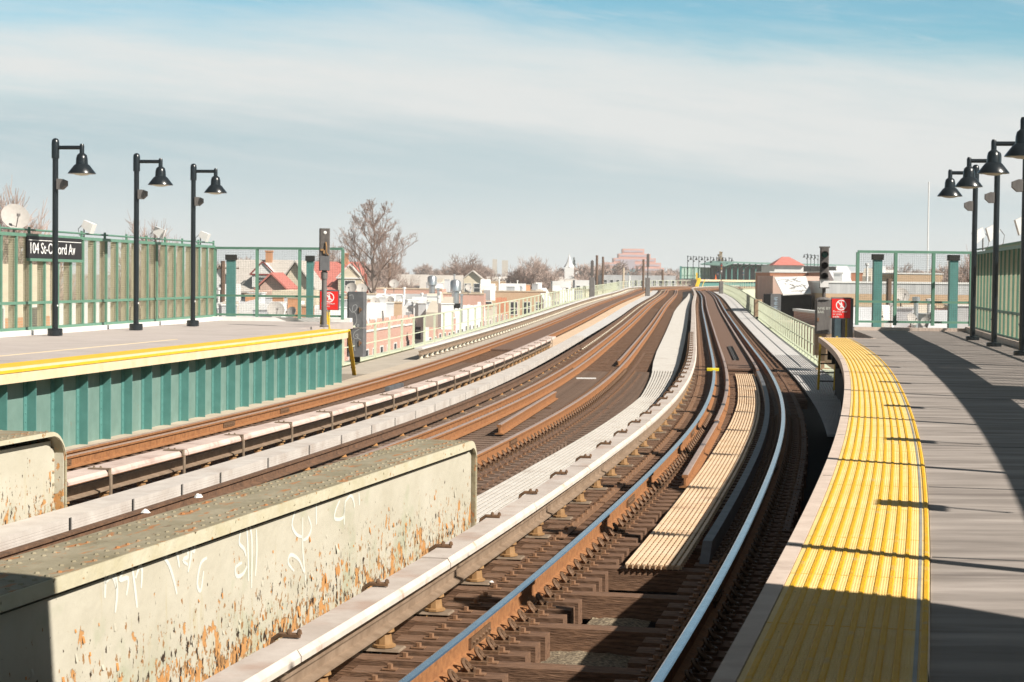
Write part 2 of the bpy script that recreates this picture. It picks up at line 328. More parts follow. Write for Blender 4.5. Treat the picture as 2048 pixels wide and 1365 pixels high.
overlay(M['girdertop'], (.14, .09, .05), 12, (.64, .68), seed=8, fac=.8)

OM, OL = -4.129, -8.19           # offsets of the middle and left tracks
G2 = .7535
RAIL = [(-.07, -.168), (.07, -.168), (.07, -.155), (.012, -.135), (.012, -.045), (.037, -.036), (.037, -.006), (.026, 0), (-.026, 0), (-.037, -.006), (-.037, -.036), (-.012, -.045), (-.012, -.135), (-.07, -.155)]
HEAD = {6: 1, 7: 1, 8: 1}
def rail(parent, o, s0, s1, head, name='rail', label=None, z=0., body='rust'):
    b = MB(); b.sweep(RAIL, sv(s0, s1), o, em=HEAD, z=z); r = b.build(name, [M[body], M[head]], parent)
    if label: r['label'] = label
    return r
def hexbolt(b, x, y, z, m):
    b.box(x-.05, x+.05, y-.035, y+.035, z, z+.008, m)
    vs = [(x+.021*math.cos(math.pi*k/3), y+.021*math.sin(math.pi*k/3), z+.008+h) for h in (0, .03) for k in range(6)]
    b.add(vs, [(k, (k+1) % 6, 6+(k+1) % 6, 6+k) for k in range(6)]+[tuple(range(6, 12))], m)
def tie_mesh(x0, x1, bolts, name, mt):
    b = MB(); j = lambda: rnd.uniform(-.006, .006)
    b.hexa([(x0, -.1+j(), -.39), (x1, -.1+j(), -.39), (x1, .1, -.39), (x0, .1, -.39), (x0+.004, -.095, -.19+j()), (x1-.004, -.095, -.19+j()), (x1-.004, .095, -.19), (x0+.004, .095, -.19)])
    for x in bolts: hexbolt(b, x, 0, -.187, 1)
    me = b.build(name, [mt, M['bolt']])
    d = me.data; bpy.data.objects.remove(me); return d
def clip_mesh(sides):
    b = MB()
    for g in sides:
        b.box(g-.19, g+.19, -.075, .075, -.19, -.170)
        for sg in (-1, 1):
            c = g+sg*.115
            P = []
            for q in range(-30, 226, 28):
                y_, z_ = .042*math.cos(R(q)), .040*math.sin(R(q)); P.append((c+sg*(.01-z_*.75), y_, -.132+z_))
            b.tube(P, .0145, 5); b.tube([P[0], (c+sg*.055, .03, -.158), (c+sg*.07, -.02, -.16)], .0145, 5)
            b.box(c-.02, c+.02, -.028, .028, -.172, -.145)
    o = b.build('rail_clip', M['clip']); d = o.data; bpy.data.objects.remove(o); return d
CL_L = (clip_mesh((-G2,)),); CL_R = (clip_mesh((G2,)),); CL_BOTH = CL_L+CL_R
def place(me, name, parent, s, o):
    x = bpy.data.objects.new(name, me); COL.objects.link(x); x.parent = parent
    x.location = pt(s, o); x.rotation_euler = (0, 0, -th(s)); return x
def track(center, label, pitch, s_near, s_far0, head, kinds, far_w, clip_far):
    t = thing('railway_track', label, 'track')
    heads = (head, head)
    for g in (-G2, G2): rail(t, center+g, -14, 380, heads[0])
    s = s_near; i = 0
    while s < s_far0:
        for (me, nm, cl) in kinds(i, s):
            o = place(me, nm, t, s+rnd.uniform(-.012, .012), center)
            for c_ in cl:
                c = bpy.data.objects.new('rail_clip', c_); COL.objects.link(c); c.parent = o
        s += pitch; i += 1
    b = MB(); b2 = MB()
    while s < 330:
        a, c = far_w(s); b.sbox(s-.1, s+.1, center+a, center+c, -.39, -.19+rnd.uniform(-.006, .006))
        if s < clip_far:
            for g in (-G2, G2):
                b2.sbox(s-.06, s+.06, center+g-.16, center+g+.16, -.19, -.155)
        s += pitch if s < 130 else pitch*2
    tag(b.build('ties', M['tie'], t), None, None, kind='stuff')
    tag(b2.build('rail_fastenings', M['clip'], t), None, None, kind='stuff')
    return t
# ---- right track: polished rails, long ties every fourth place with short blocks between
TL = tie_mesh(-1.78, 1.18, (-1.165, -.55, .55, 1.05), 'long_tie', M['tie'])
TA = tie_mesh(-1.42, -.36, (-1.165, -.55), 'short_tie', M['tie']); TB = tie_mesh(.36, 1.16, (.55, 1.05), 'short_tie', M['tie'])
TF = tie_mesh(-1.42, 1.16, (-1.165, -.55, .55, 1.05), 'tie', M['tie'])
def kR(i, s):
    if i % 4 == 0: return [(TL, 'long_tie', CL_BOTH)]
    if s < 15.5: return [(TA, 'short_tie', CL_L), (TB, 'short_tie', CL_R)]
    return [(TF, 'tie', CL_BOTH)]
trR = track(0, 'busy right hand track with bright polished rails beside the yellow edged platform', .372, -2.16, 30.5, 'railhead', kR, lambda s: (-1.45, 1.38 if s > 36 else 1.17), 120)
# ---- middle track, rusty
TM = tie_mesh(-1.55, 1.42, (-1.1, -.45, .45, 1.12), 'tie', M['tiegrey'])
TM2 = tie_mesh(-1.55, 1.76, (-1.1, -.45, .45, 1.12), 'tie', M['tiegrey'])
trM = track(OM, 'rusty unused middle track running between the two end girders', .40, 8.0, 47.5, 'railheadold', lambda i, s: [(TM if s < 24 else TM2, 'tie', CL_BOTH)], lambda s: (-1.5, 1.42), 110)
TLF = tie_mesh(-1.3, 1.55, (-1.1, -.45, .45, 1.1), 'tie', M['tiegrey'])
trL = track(OL, 'rusty left hand track running below the teal platform wall', .42, 10.0, 51.5, 'railheadold', lambda i, s: [(TLF, 'tie', CL_BOTH)], lambda s: (-1.3, 1.3), 110)
# guard rails, straps and planks that belong to a track
rail(trR, lambda s: -.42, 27, 330, 'railheadold', 'guard_rail'); rail(trR, lambda s: .455, 46, 330, 'railheadold', 'guard_rail')
b = MB(); gp = [(-.045, -.19), (.045, -.19), (.045, -.02), (-.045, -.02)]
b.sweep(gp, sv(11.95, 45.8), .45); b.hexa([pt(11.6, .405, -.19), pt(11.6, .495, -.19), pt(11.95, .495, -.19), pt(11.95, .405, -.19), pt(11.6, .405, -.19+.001), pt(11.6, .495, -.189), pt(11.95, .495, -.02), pt(11.95, .405, -.02)])
b.build('guard_timber', M['darkbox'], trR)
rail(trM, OM-.42, 20, 330, 'railheadold', 'guard_rail'); rail(trM, OM+.53, 50, 330, 'railheadold', 'guard_rail')
rail(trL, OL-.45, 11, 330, 'railheadold', 'guard_rail')
def strap(parent, o, s0, s1, seg, w=.085, m='rustdark', z=-.175):
    b = MB(); s = s0
    while s < s1:
        e = min(s+seg-.12, s1); b.sweep([(-w/2, z-.012), (w/2, z-.012), (w/2, z), (-w/2, z)], sv(s, e), o); s += seg
        q = e-.1
        k = e-seg+.2
        while k < e: b.dome(pt(k, o, z), .014, .014, 5, 1); k += .372
    return b.build('tie_strap', [M[m], M['bolt']], parent)
strap(trR, -1.14, 12.9, 150, 3.1, .1, 'bolt'); strap(trR, 1.1, 14, 150, 4., .08)
strap(trM, OM+1.02, 12, 60, 5.); strap(trM, OM+1.33, 12, 46, 5.)
b = MB(); b.sweep([(-.36, -.15), (.36, -.15), (.36, -.10), (-.36, -.10)], sv(48.2, 240), 0.02); b.build('deck_board', M['deckwood'], trR)
b = MB(); b.sweep([(-.40, -.17), (.44, -.17), (.44, -.12), (-.40, -.12)], sv(60, 240), OL) ; b.build('deck_board', M['deckwood'], trL)
# joint bars on the near rails
for tr, o, ss in ((trR, -G2, (6.9, 15.2, 24.8)), (trR, G2, (9., 19.5)), (trM, OM+G2, (13.4, 22.3)), (trL, OL-G2, (15.6, 29.)), (trL, OL-.45, (17.2, 24.4, 28))):
    b = MB()
    for s0 in ss:
        for sg in (-1, 1):
            b.sbox(s0, s0+.62, o+sg*.012, o+sg*.034, -.13, -.048)
            for k in range(6):
                p = pt(s0+.06+k*.1, o+sg*.034, -.09); d = (pt(s0, o+sg, 0)-pt(s0, o, 0)); b.dome(p, .016, .02, 6, 0, d)
    b.build('joint_bar', M['clip'], tr)
# ------------------------------------------------------------------ loose and trackside steel
def lone_rail(A, Bv, z, label, m='rust'):
    A, Bv = Vector(A), Vector(Bv); t = thing('spare_rail', label, 'rail', A); d = (Bv-A).normalized(); x = Vector((d.y, -d.x, 0)).normalized()
    b = MB(); n = len(RAIL); vs = [P+x*a*1.05+Vector((0, 0, 1))*(q+z) for P in (A, Bv) for a, q in RAIL]
    b.add(vs, [(j, (j+1) % n, n+(j+1) % n, n+j) for j in range(n)]+[tuple(range(n-1, -1, -1)), tuple(range(n, 2*n))])
    for i, q in enumerate(b.f):
        if i in HEAD: b.m[i] = 1
    b.build('rail', [M[m], M['railheadold']], t)
    for k in range(3):
        b = MB(); p = A.lerp(Bv, .15+.3*k); b.bar(p-x*.16+Vector((0, 0, -.185)), p+x*.16+Vector((0, 0, -.185)), .12, .03); b.build('base_plate', M['rustdark'], t)
lone_rail(pt(17.75, -.30), pt(27.2, -.40), -.01, 'stub of rusty rail lying left of the yellow grating in the right track')
lone_rail(pt(24.7, -3.93), pt(34.3, -4.12), .015, 'short red brown rail lying loose in the middle track')
# the yellow grating inside the right track and the pale walkways
def grating(label, s0, s1, o0, o1, n, z, m, top=.035, seg=2.35, name='walkway_grating', smooth_from=None):
    t = thing(name, label, 'grating', pt(s0, (o0(s0)+o1(s0))/2, z))
    s = s0; i = 0
    while s < s1-.05:
        e = min(s+seg, s1); b = MB(); fl = smooth_from is not None and s > smooth_from
        if fl:
            b.hexa([pt(s, o0(s), z-.05), pt(s, o1(s), z-.05), pt(e-.02, o1(e), z-.05), pt(e-.02, o0(e), z-.05), pt(s, o0(s), z), pt(s, o1(s), z), pt(e-.02, o1(e), z), pt(e-.02, o0(e), z)])
        else:
            k0 = [s+(e-.015-s)*q/4 for q in range(5)]
            for j in range(n):
                f0, f1 = (j+.15)/n, (j+.74)/n
                A = lambda q, f: o0(q)+(o1(q)-o0(q))*f
                for a, c in zip(k0, k0[1:]):
                    b.hexa([pt(a, A(a, f0), z-.012), pt(a, A(a, f1), z-.012), pt(c, A(c, f1), z-.012), pt(c, A(c, f0), z-.012), pt(a, A(a, f0), z), pt(a, A(a, f1), z), pt(c, A(c, f1), z), pt(c, A(c, f0), z)])
                    fm = (f0+f1)/2
                    b.hexa([pt(a, A(a, fm)-.004, z-.045), pt(a, A(a, fm)+.004, z-.045), pt(c, A(c, fm)+.004, z-.045), pt(c, A(c, fm)-.004, z-.045), pt(a, A(a, fm)-.004, z-.012), pt(a, A(a, fm)+.004, z-.012), pt(c, A(c, fm)+.004, z-.012), pt(c, A(c, fm)-.004, z-.012)])
            q = s+.05
            while q < e-.04:
                b.sbox(q-.012, q+.012, o0(q), o1(q), z-.045, z-.016); q += .155 if s < 25 else .31
        b.build('panel', m, t); s = e; i += 1
    return t
C = lambda v: (lambda s: v)
I = lambda xs, ys: (lambda s: float(np.interp(s, xs, ys)))
grating('yellowed slatted grating panel run between the polished rails of the right track', 11.1, 46.2, I([11, 17, 24, 34, 46], [-.235, -.25, -.25, -.17, -.17]), I([11, 17, 24, 34, 46], [.29, .27, .27, .32, .36]), 10, -.135, M['yellowgrate'])
grating('cream slatted walkway beside the covered third rail of the right track', 12.9, 215, I([12, 15, 20, 35, 44, 52, 60, 120, 215], [-2.56, -2.58, -2.53, -2.30, -2.44, -2.6, -2.66, -2.66, -2.0]), I([12, 15, 30, 70, 100, 215], [-1.93, -1.95, -1.85, -1.72, -1.70, -1.7]), 9, -.11, M['grate'], seg=2.6, smooth_from=46)
grating('grey walkway boards along the pale green railing on the right', 26., 236, I([26, 40, 56, 80, 236], [1.5, 1.42, 1.38, 1.36, 1.32]), I([26, 31, 45, 56, 80, 150, 236], [1.68, 1.9, 2.45, 2.42, 2.36, 2.3, 2.3]), 14, -.12, M['walk'], seg=3., smooth_from=58)
grating('pale grey walkway boards between the left and middle tracks', 72, 240, I([72, 110, 240], [-6.55, -6.5, -6.6]), I([72, 110, 240], [-5.98, -5.85, -5.9]), 8, -.10, M['walk'], seg=4, smooth_from=0)
t = grating('tan timber walkway strip beside the rusty left track', 63, 240, C(-7.15), C(-6.62), 5, -.12, mat('tan_boards', (.55, .38, .25), .85, scale=2, col2=(.66, .49, .34)), seg=5, smooth_from=0)
# ------------------------------------------------------------------ third rails
def third_rail(label, o, s0, s1, z, cover=None, cov=None, covm='cover', edge='coveredge', ins='insul', ipitch=1.488, iz0=None, bracket=None, cover_end=None, plates=True, body='conduit', big_=1.):
    t = thing('third_rail', label, 'third rail', pt(max(s0, 5), o, z))
    sec = [(-.075, -.13), (.075, -.13), (.075, -.115), (.018, -.10), (.018, -.03), (.045, -.022), (.045, 0), (-.045, 0), (-.045, -.022), (-.018, -.03), (-.018, -.10), (-.075, -.115)]
    b = MB(); b.sweep(sec, sv(s0, s1), o, z=z)
    b.build('rail', M[body], t)
    if cover:
        lo, hi, zc, th_ = cover; s = max(s0, -10); n = 0
        while s < s1-.2:
            e = min(s+3.7, s1); dz = .006*(n % 2); b = MB()
            b.sweep([(lo, zc-th_), (hi, zc-th_), (hi, zc-.035), (hi-.025, zc+dz), (lo, zc+dz)], sv(s, e-.02), o, em={1: 1, 2: 1})
            b.build('cover_board', [M[covm], M[edge]], t); s = e; n += 1
    if bracket:
        s, pit, side = bracket; kind = 0
        while s < min(s1, 70):
            b = MB(); lo, hi, zc, th_ = cover
            if side < 0:      # bent strap behind the board, bolted on top
                b.tube([pt(s, o+lo-.07, zc-.10), pt(s, o+lo-.055, zc-.01), pt(s, o+lo-.01, zc+.022), pt(s, o+lo+.12, zc+.022)], .017, 6)
                for q in (.05, .115): b.dome(pt(s, o+lo+q, zc+.03), .018, .035, 6)
            else:             # strap that comes down the open side
                b.sbox(s-.028, s+.028, o+lo+.1, o+hi+.02, zc+.004, zc+.018); b.sbox(s-.028, s+.028, o+hi+.006, o+hi+.022, zc-.06, zc+.018); b.sbox(s-.028, s+.028, o+hi+.02, o+hi+.036, z-.22, zc-.05)
                for q in (.12, .2): b.dome(pt(s+.06, o+hi-q, zc+.01), .016, .028, 6)
            b.build('bracket', M['clip' if side < 0 else 'plate'], t); s += pit
    k = s0+.35 if iz0 is None else iz0; cnt = 0; big = MB(); bigp = MB()
    while k < s1:
        b = MB(); p = pt(k, o, 0); zt = z-.13
        prof = [(.085*big_, -.172), (.085*big_, -.155), (.062*big_, -.15), (.05*big_, zt-.03), (.075*big_, zt-.028), (.07*big_, zt)]
        bb = b if cnt < 95 else big
        bb.lathe(prof, 9, p)
        if cnt < 95:
            i_ = b.build('insulator', M[ins], t, smooth=True)
            if plates:
                b = MB(); b.hexa([pt(k-.10, o-.14, -.192), pt(k-.10, o+.14, -.192), pt(k+.10, o+.14, -.192), pt(k+.10, o-.14, -.192), pt(k-.09, o-.13, -.178), pt(k-.09, o+.13, -.178), pt(k+.09, o+.13, -.178), pt(k+.09, o-.13, -.178)]); b.build('base_plate', M['plate'], i_)
        k += ipitch; cnt += 1
    if big.v: tag(big.build('insulators', M[ins], t), None, None, kind='stuff')
    return t
tr3 = third_rail('third rail of the right track under a pale pinkish cover board with bent straps', -1.40, -10, 300, .095, (-.10, .14, .25, .07), ins='insul', iz0=.0+1.106, bracket=(5.12, 1.95, -1))
third_rail('bare brown third rail on conical insulators left of the middle track', -5.53, -10, 62, .0, ins='insulrust', iz0=1.2, ipitch=1.92, body='rustdark')
third_rail('third rail of the left track under a worn pinkish cover held by hooked straps', -6.72, 12.9, 63.5, .10, (-.12, .22, .245, .065), 'x', 'pink', 'pink', ins='insul', ipitch=1.15, bracket=(14.0, 2.36, 1))
third_rail('third rail on the railing side of the left track with cream insulators', -10.05, 52.6, 300, .085, (-.16, .10, .20, .05), covm='walk', edge='walk', ins='insulwhite', ipitch=1.22)
third_rail('bare third rail on close set cream insulators beyond the loose red rail', -5.5, 62.1, 300, .0, ins='insulwhite', ipitch=1.1, body='rustdark', big_=1.2)
# cable trough with dark gaps in its upright face
t = thing('cable_trough', 'long whitish cable trough with dark slots between the left and middle tracks', 'cable trough', pt(10, -6.1, 0))
gaps = [-2, 0, 2, 4, 6, 8, 10, 11.7, 13.35, 14.86, 16.22, 18.17, 20.17, 22, 24, 25.8, 27.62, 29.59, 31.32, 33.36, 35.23, 37.24, 40, 43, 46, 49, 52, 55, 58, 61, 64, 68, 71.8]
b = MB(); b.sweep([(-.40, -.15), (-.02, -.15), (-.02, 0), (-.40, .0)], sv(-2, 71.8), -5.95); b.build('trough_lid', M['trough'], t)
for a, c in zip(gaps, gaps[1:]):
    b = MB(); b.sweep([(-.018, -.145), (0, -.145), (0, -.108), (-.005, -.105), (0, -.102), (0, -.078), (-.005, -.075), (0, -.072), (0, -.05), (-.005, -.047), (0, -.044), (0, .003), (-.018, .003)], sv(a+.06, c-.02), -5.95); b.build('trough_panel', M['trough'], t)
b = MB()
for a in gaps: b.sbox(a-.03, a+.07, -5.969, -5.962, -.145, -.002)
b.build('joint', M['black'], t)
# ------------------------------------------------------------------ through girders between the tracks
def girder(label, A, Bv, width, inset, rl, rv=True):
    A, Bv = Vector(A), Vector(Bv); d = (Bv-A); d.z = 0; d.normalize(); ang = math.atan2(d.y, d.x)
    t = thing('plate_girder', label, 'girder', (Bv.x, Bv.y, 0), ang)      # x runs forward, y runs left, end at x = 0
    Lg = 26.; T = .825; r = rl
    path = [(-Lg, T)]+[(-r-.0+r*math.sin(a), T-r+r*math.cos(a)) for a in [math.pi/2*k/8 for k in range(9)]]+[(0, -.36)]
    def plate(off0, off1, y0, y1, name, m, sm=True):
        b = MB(); n = len(path)
        inn = []
        for i, (x, z) in enumerate(path):
            if i == 0: nx, nz = 0, 1
            elif i == n-1: nx, nz = 1, 0
            else:
                a = math.pi/2*(i-1)/8; nx, nz = math.sin(a), math.cos(a)
            inn.append((x+nx*off0, z+nz*off0, x+nx*off1, z+nz*off1))
        vs = []
        if name == 'flange_edge':
            for i in range(1, n):
                f = max(.14, 1-(i-1)/8); x0, z0, x1, z1 = inn[i]; inn[i] = (x1+(x0-x1)*f, z1+(z0-z1)*f, x1, z1)
        for x0, z0, x1, z1 in inn: vs += [(x0, y0, z0), (x0, y1, z0), (x1, y1, z1), (x1, y0, z1)]
        fs = [(i*4+j, i*4+(j+1) % 4, i*4+4+(j+1) % 4, i*4+4+j) for i in range(n-1) for j in range(4)]+[(3, 2, 1, 0), tuple((n-1)*4+j for j in range(4))]
        b.add(vs, fs); return b.build(name, m, t, sm, local=True)
    fl = plate(-.03, 0, 0, width, 'top_flange', [M['girdertop']])
    ed = plate(-.088 if rv else -.05, -.003, -.012, .012, 'flange_edge', [M['girderedge']])
    b = MB(); b.box(-Lg, -.04-(.10 if not rv else 0), inset, inset+.02, -.75, T-.12); b.box(-Lg, -.05, width-inset-.02, width-inset, -.75, T-.03)
    if not rv:
        b.box(-.14, -.032, inset, inset+.012, -.36, T-.2); b.box(-.052, -.032, .01, width-.01, -.36, T-.25)
    web = b.build('web', M['girder'], t, local=True)
    b = MB(); x = -.35
    while x > -11.5:
        for y in (.055, .155, width-.16, width-.06): b.dome((x+rnd.uniform(-.004, .004)-(.07 if y in (.155, width-.16) else 0), y, T), .0165, .011, 6, 0)
        x -= .145
    if not rv:
        z = .5
        while z > -.3: b.dome((-.085, inset, z), .02, .018, 6, 0, (0, -1, 0)); z -= .13
    tag(b.build('rivets', M['girdertop'], t, local=True), None, None, kind='stuff')
    b = MB(); x = -Lg
    while x < -.3:
        b.box(x, x+.9, width*.5-.1, width*.5+.1, -.76, -.74); x += 1
    b.build('web_stiffener', M['girder'], t, local=True)
    return t, web
g1, web1 = girder('long pale green plate girder with peeling orange rust and white tags in the foreground', pt(3.1, -2.31), pt(12.95, -2.03), .58, .042, .23)
g2, _ = girder('pale green girder stub with rounded end and riveted edge at the left of the picture', pt(4, -6.46), pt(12.75, -6.46), .70, .11, .36, rv=False)
def tags():        # the sprayed tags, flat paint on the near web
    Mw = g1.matrix_basis.copy(); inv = Mw.inverted(); b = MB(); y = .042-.002
    def hit(u, v):
        a, c = u-1024, v-682.5; q = fw+rt*(a/FPX)-up*(c/FPX); o = inv @ Vector((0, 0, CAM_H)); d = inv.to_3x3() @ q
        k = (y-o.y)/d.y; p = o+d*k; return Vector((p.x, y, p.z))
    ST = [[(435, 600), (432, 660), (430, 730)], [(470, 615), (480, 700), (472, 790)], [(430, 670), (460, 640), (478, 690)], [(520, 590), (490, 655), (525, 650), (518, 720)], [(540, 590), (552, 680), (562, 770)], [(555, 650), (572, 600), (582, 620), (578, 690)],
          [(655, 545), (690, 590), (712, 655), (725, 715)], [(672, 570), (700, 525)], [(718, 520), (728, 560), (735, 605)], [(745, 545), (765, 530), (770, 560), (750, 575), (770, 595)], [(785, 500), (782, 560), (770, 625)], [(800, 490), (795, 540), (780, 510)], [(848, 565), (822, 590), (808, 670), (822, 700), (834, 620)],
          [(985, 460), (980, 505), (1000, 530), (1008, 560)], [(1010, 420), (1016, 540), (1018, 660)], [(1050, 450), (1052, 540), (1046, 640)], [(992, 585), (965, 605), (970, 640), (995, 632), (1012, 600)], [(1020, 420), (1032, 500), (1030, 690)],
          [(1210, 370), (1196, 430), (1215, 470), (1240, 480)], [(1240, 400), (1240, 520), (1246, 600), (1252, 660)], [(1262, 395), (1275, 440), (1262, 480), (1240, 495)], [(1205, 620), (1180, 585), (1192, 553), (1225, 575), (1245, 625)],
          [(1392, 330), (1375, 370), (1372, 405), (1405, 400), (1412, 340)], [(1415, 330), (1410, 380), (1410, 430)], [(1415, 335), (1435, 310), (1448, 330), (1452, 360)], [(1470, 300), (1472, 350)], [(1295, 340), (1296, 430)]]
    for st in ST:
        P = [hit(x/2.048, 840+z/2.048) for x, z in st]; Q = []
        for i in range(len(P)-1):
            p0, p1, p2, p3 = P[max(i-1, 0)], P[i], P[i+1], P[min(i+2, len(P)-1)]
            for k in range(4):
                f = k/4; Q.append(.5*((2*p1)+(p2-p0)*f+(2*p0-5*p1+4*p2-p3)*f*f+(3*p1-p0-3*p2+p3)*f**3))
        Q.append(P[-1]); n = len(Q); vs = []
        for i, p in enumerate(Q):
            d = (Q[min(i+1, n-1)]-Q[max(i-1, 0)]).normalized(); w = .015*(.55+.45*math.sin(math.pi*(i+.6)/(n+.2))); x = Vector((-d.z, 0, d.x))*w
            vs += [p+x, p-x]
        b.add(vs, [(2*i, 2*i+1, 2*i+3, 2*i+2) for i in range(n-1)])
    o = b.build('spray_tag', M['tagpaint'], g1, local=True)
tags()
def flakes():      # curled paint flakes lifting off the web
    b = MB(); r = random.Random(4); y = .042
    for k in range(420):
        x = -r.uniform(.3, 11.2); z = -.35+r.random()**1.9*.85
        s = r.uniform(.006, .02)*(1.6 if r.random() < .12 else 1); dx, dz = s*r.uniform(.5, 1), s*r.uniform(.7, 1.5); out = s*r.uniform(.25, .8)
        b.add([(x-dx, y-.001, z+dz), (x+dx, y-.001, z+dz*.8), (x+dx*.8, y-out, z-dz*.9), (x-dx*.7, y-out*.7, z-dz)], [(0, 1, 2, 3)], 0 if r.random() < .6 else 1)
    tag(b.build('paint_flakes', [M['girder'], mat('orange_primer', (.48, .22, .07), .8, scale=20)], g1, local=True), None, None, kind='stuff')
flakes()
# ------------------------------------------------------------------ right platform
ZP = 1.176
fenR = I([-30, 20, 28, 37, 46], [5.45, 5.45, 5.5, 5.72, 6.12])
pR = thing('station_platform', 'grey right hand platform with a curving yellow tactile edge and long shadows', 'platform', pt(10, 3.5, 0))
ss = sv(-26, 37.6); zd = ZP
def strip(parent, name, m, s0, s1, o0, o1, z0, z1):
    b = MB()
    q = sv(s0, s1)
    for a, c in zip(q, q[1:]):
        b.hexa([pt(a, o0(a), z0), pt(a, o1(a), z0), pt(c, o1(c), z0), pt(c, o0(c), z0), pt(a, o0(a), z1), pt(a, o1(a), z1), pt(c, o1(c), z1), pt(c, o0(c), z1)])
    return b.build(name, m, parent)
strip(pR, 'deck', M['platR'], -26, 37.6, C(2.372), lambda s: fenR(s)+.1, ZP-.2, ZP-.012)
strip(pR, 'end_deck', M['platR'], 37.6, 45.0, C(2.98), lambda s: fenR(s)+.1, ZP-.2, ZP-.012)
strip(pR, 'edge_beam', M['concrete_pink'], -26, 37.9, C(1.675), C(1.752), ZP-.12, ZP)
b = MB(); b.sbox(37.6, 37.9, 1.755, 2.98, ZP-.2, ZP-.005); b.build('end_kerb', M['concrete_pink'], pR)
b = MB()
for k in range(1, 12): 
    q = k*3.3-3; b.sbox(q-.006, q+.006, 1.69, 1.75, ZP-.05, ZP+.001)
b.build('edge_joint', M['black'], pR)
# tactile strip: base tile and ten raised ribs
prof = [(1.756, -.05), (2.368, -.05), (2.368, 0), (1.756, 0)]
b = MB(); b.sweep(prof, sv(-26, 37.55), 0, z=ZP-.004); tac = b.build('tactile_strip', M['tact'], pR)
b = MB()
for k in range(10):
    o = 1.79+k*.059 if k < 9 else 2.352; w = .0125
    b.sweep([(o-w, 0), (o+w, 0), (o+w*.6, .0055), (o-w*.6, .0055)], sv(-26, 37.5), 0, z=ZP-.0045)
b.build('rib', M['tactrib'], tac)
b = MB()      # small domes between the ribs, near part only
q = -6.5
while q < 9.5:
    for k in range(9):
        for f in (.3, .5, .7): b.dome(pt(q, 1.79+(k+f)*.059, ZP-.0045), .0065, .004, 4)
    q += .036 if q < 4 else .05
tag(b.build('tactile_bumps', M['tact'], tac), None, None, kind='stuff')
b = MB(); b.sweep([(2.318, 0), (2.332, 0), (2.332, .003), (2.318, .003)], sv(-26, 37.5), 0, z=ZP-.0045); b.build('metal_joint', mat('grey_metal_joint', (.27, .26, .24), .6, 0.), tac)
b = MB()
for q in range(-8, 12): b.sbox(q*1.22+.3, q*1.22+.305, 1.757, 2.36, ZP-.006, ZP-.0025)
b.build('tile_seam', M['tactrib'], tac)
b = MB(); q = -24
while q < 37:
    b.sbox(q, q+.03, 2.38, fenR(q), ZP-.05, ZP-.0105); q += 3.05
tag(b.build('deck_joint', mat('dark_joint', (.07, .065, .06), .9), pR), None, None, kind='stuff')
strip(pR, 'side_wall', M['dark'], -26, 37.5, C(2.05), C(2.1), -1.2, ZP-.2)  # near-black colour stands for the shade under the slab, brackets too
b = MB()
for q in range(-24, 38, 2): b.sbox(q-.05, q+.05, 1.80, 2.05, ZP-.45, ZP-.12)
b.build('bracket', M['dark'], pR)
strip(pR, 'fence_kerb', M['concrete_pink'], -26, 45, lambda s: fenR(s)-.14, lambda s: fenR(s)+.1, ZP-.01, ZP+.11)
b = MB(); b.hexa([pt(44.75, 2.98, ZP-.2), pt(44.75, 6.2, ZP-.2), pt(45.1, 6.2, ZP-.2), pt(45.1, 2.98, ZP-.2), pt(44.75, 2.98, ZP+.07), pt(44.75, 6.2, ZP+.07), pt(45.1, 6.2, ZP+.07), pt(45.1, 2.98, ZP+.07)]); b.build('back_kerb', M['concrete_pink'], pR)
# ------------------------------------------------------------------ left platform
pL = thing('station_platform', 'pale left hand platform on a teal ribbed wall with a yellow and cream edge', 'platform', pt(30, -12, 0))
eL = I([10, 17, 24, 40, 42], [-9.3, -9.42, -9.55, -9.66, -9.68]); wL = lambda s: eL(s)-.30
E1 = 38.7
strip(pL, 'deck', M['platL'], 8, 46.2, C(-15.3), lambda s: eL(s)-.62 if s < E1 else -11.0, ZP-.2, ZP-.01)
strip(pL, 'tactile_strip', M['yellow'], 8, E1, lambda s: eL(s)-.62, lambda s: eL(s)-.07, ZP-.1, ZP-.004)
strip(pL, 'edge_board', M['cream'], 8, E1, lambda s: eL(s)-.07, eL, ZP-.03, ZP)
strip(pL, 'nosing', M['yellow'], 8, E1, lambda s: eL(s)-.03, lambda s: eL(s)+.012, ZP-.07, ZP-.031)
strip(pL, 'edge_fascia', M['cream'], 8, E1, lambda s: eL(s)-.06, eL, ZP-.215, ZP-.071)
strip(pL, 'painted_line', M['cream'], 8, 30, lambda s: eL(s)-1.75, lambda s: eL(s)-1.68, ZP-.02, ZP-.006)
strip(pL, 'side_wall', M['teal'], 8, E1, lambda s: wL(s)-.04, wL, -.30, ZP-.2)
q = 9.
while q < E1+.1:
    b = MB(); st = .62
    a = wL(q); b.sbox(q, q+.02, a, a+.15, -.29, ZP-.205); b.sbox(q-.10, q, a+.002, a+.016, -.29, ZP-.206)
    o = b.build('stiffener', M['tealrib'], pL)
    b = MB(); z = -.15
    while z < .9: b.dome(pt(q-.05, a+.016, z), .018, .014, 5, 0, pt(q, 1)-pt(q, 0)); z += .125
    b.build('rivets', M['tealrib'], o); q += .99
strip(pL, 'fence_kerb', M['white'], 8, 46.2, C(-15.25), C(-14.82), ZP-.01, ZP+.09)
b = MB(); b.sbox(45.7, 46.1, -15, -11, ZP-.01, ZP+.10); b.build('end_kerb', M['white'], pL)
strip(pL, 'track_kerb', mat('dusty_beige_kerb', (.42, .345, .265), .9, scale=2, col2=(.54, .455, .36)), 8, 52.5, lambda s: wL(s)+.0, lambda s: -9.25, -.42, -.14)
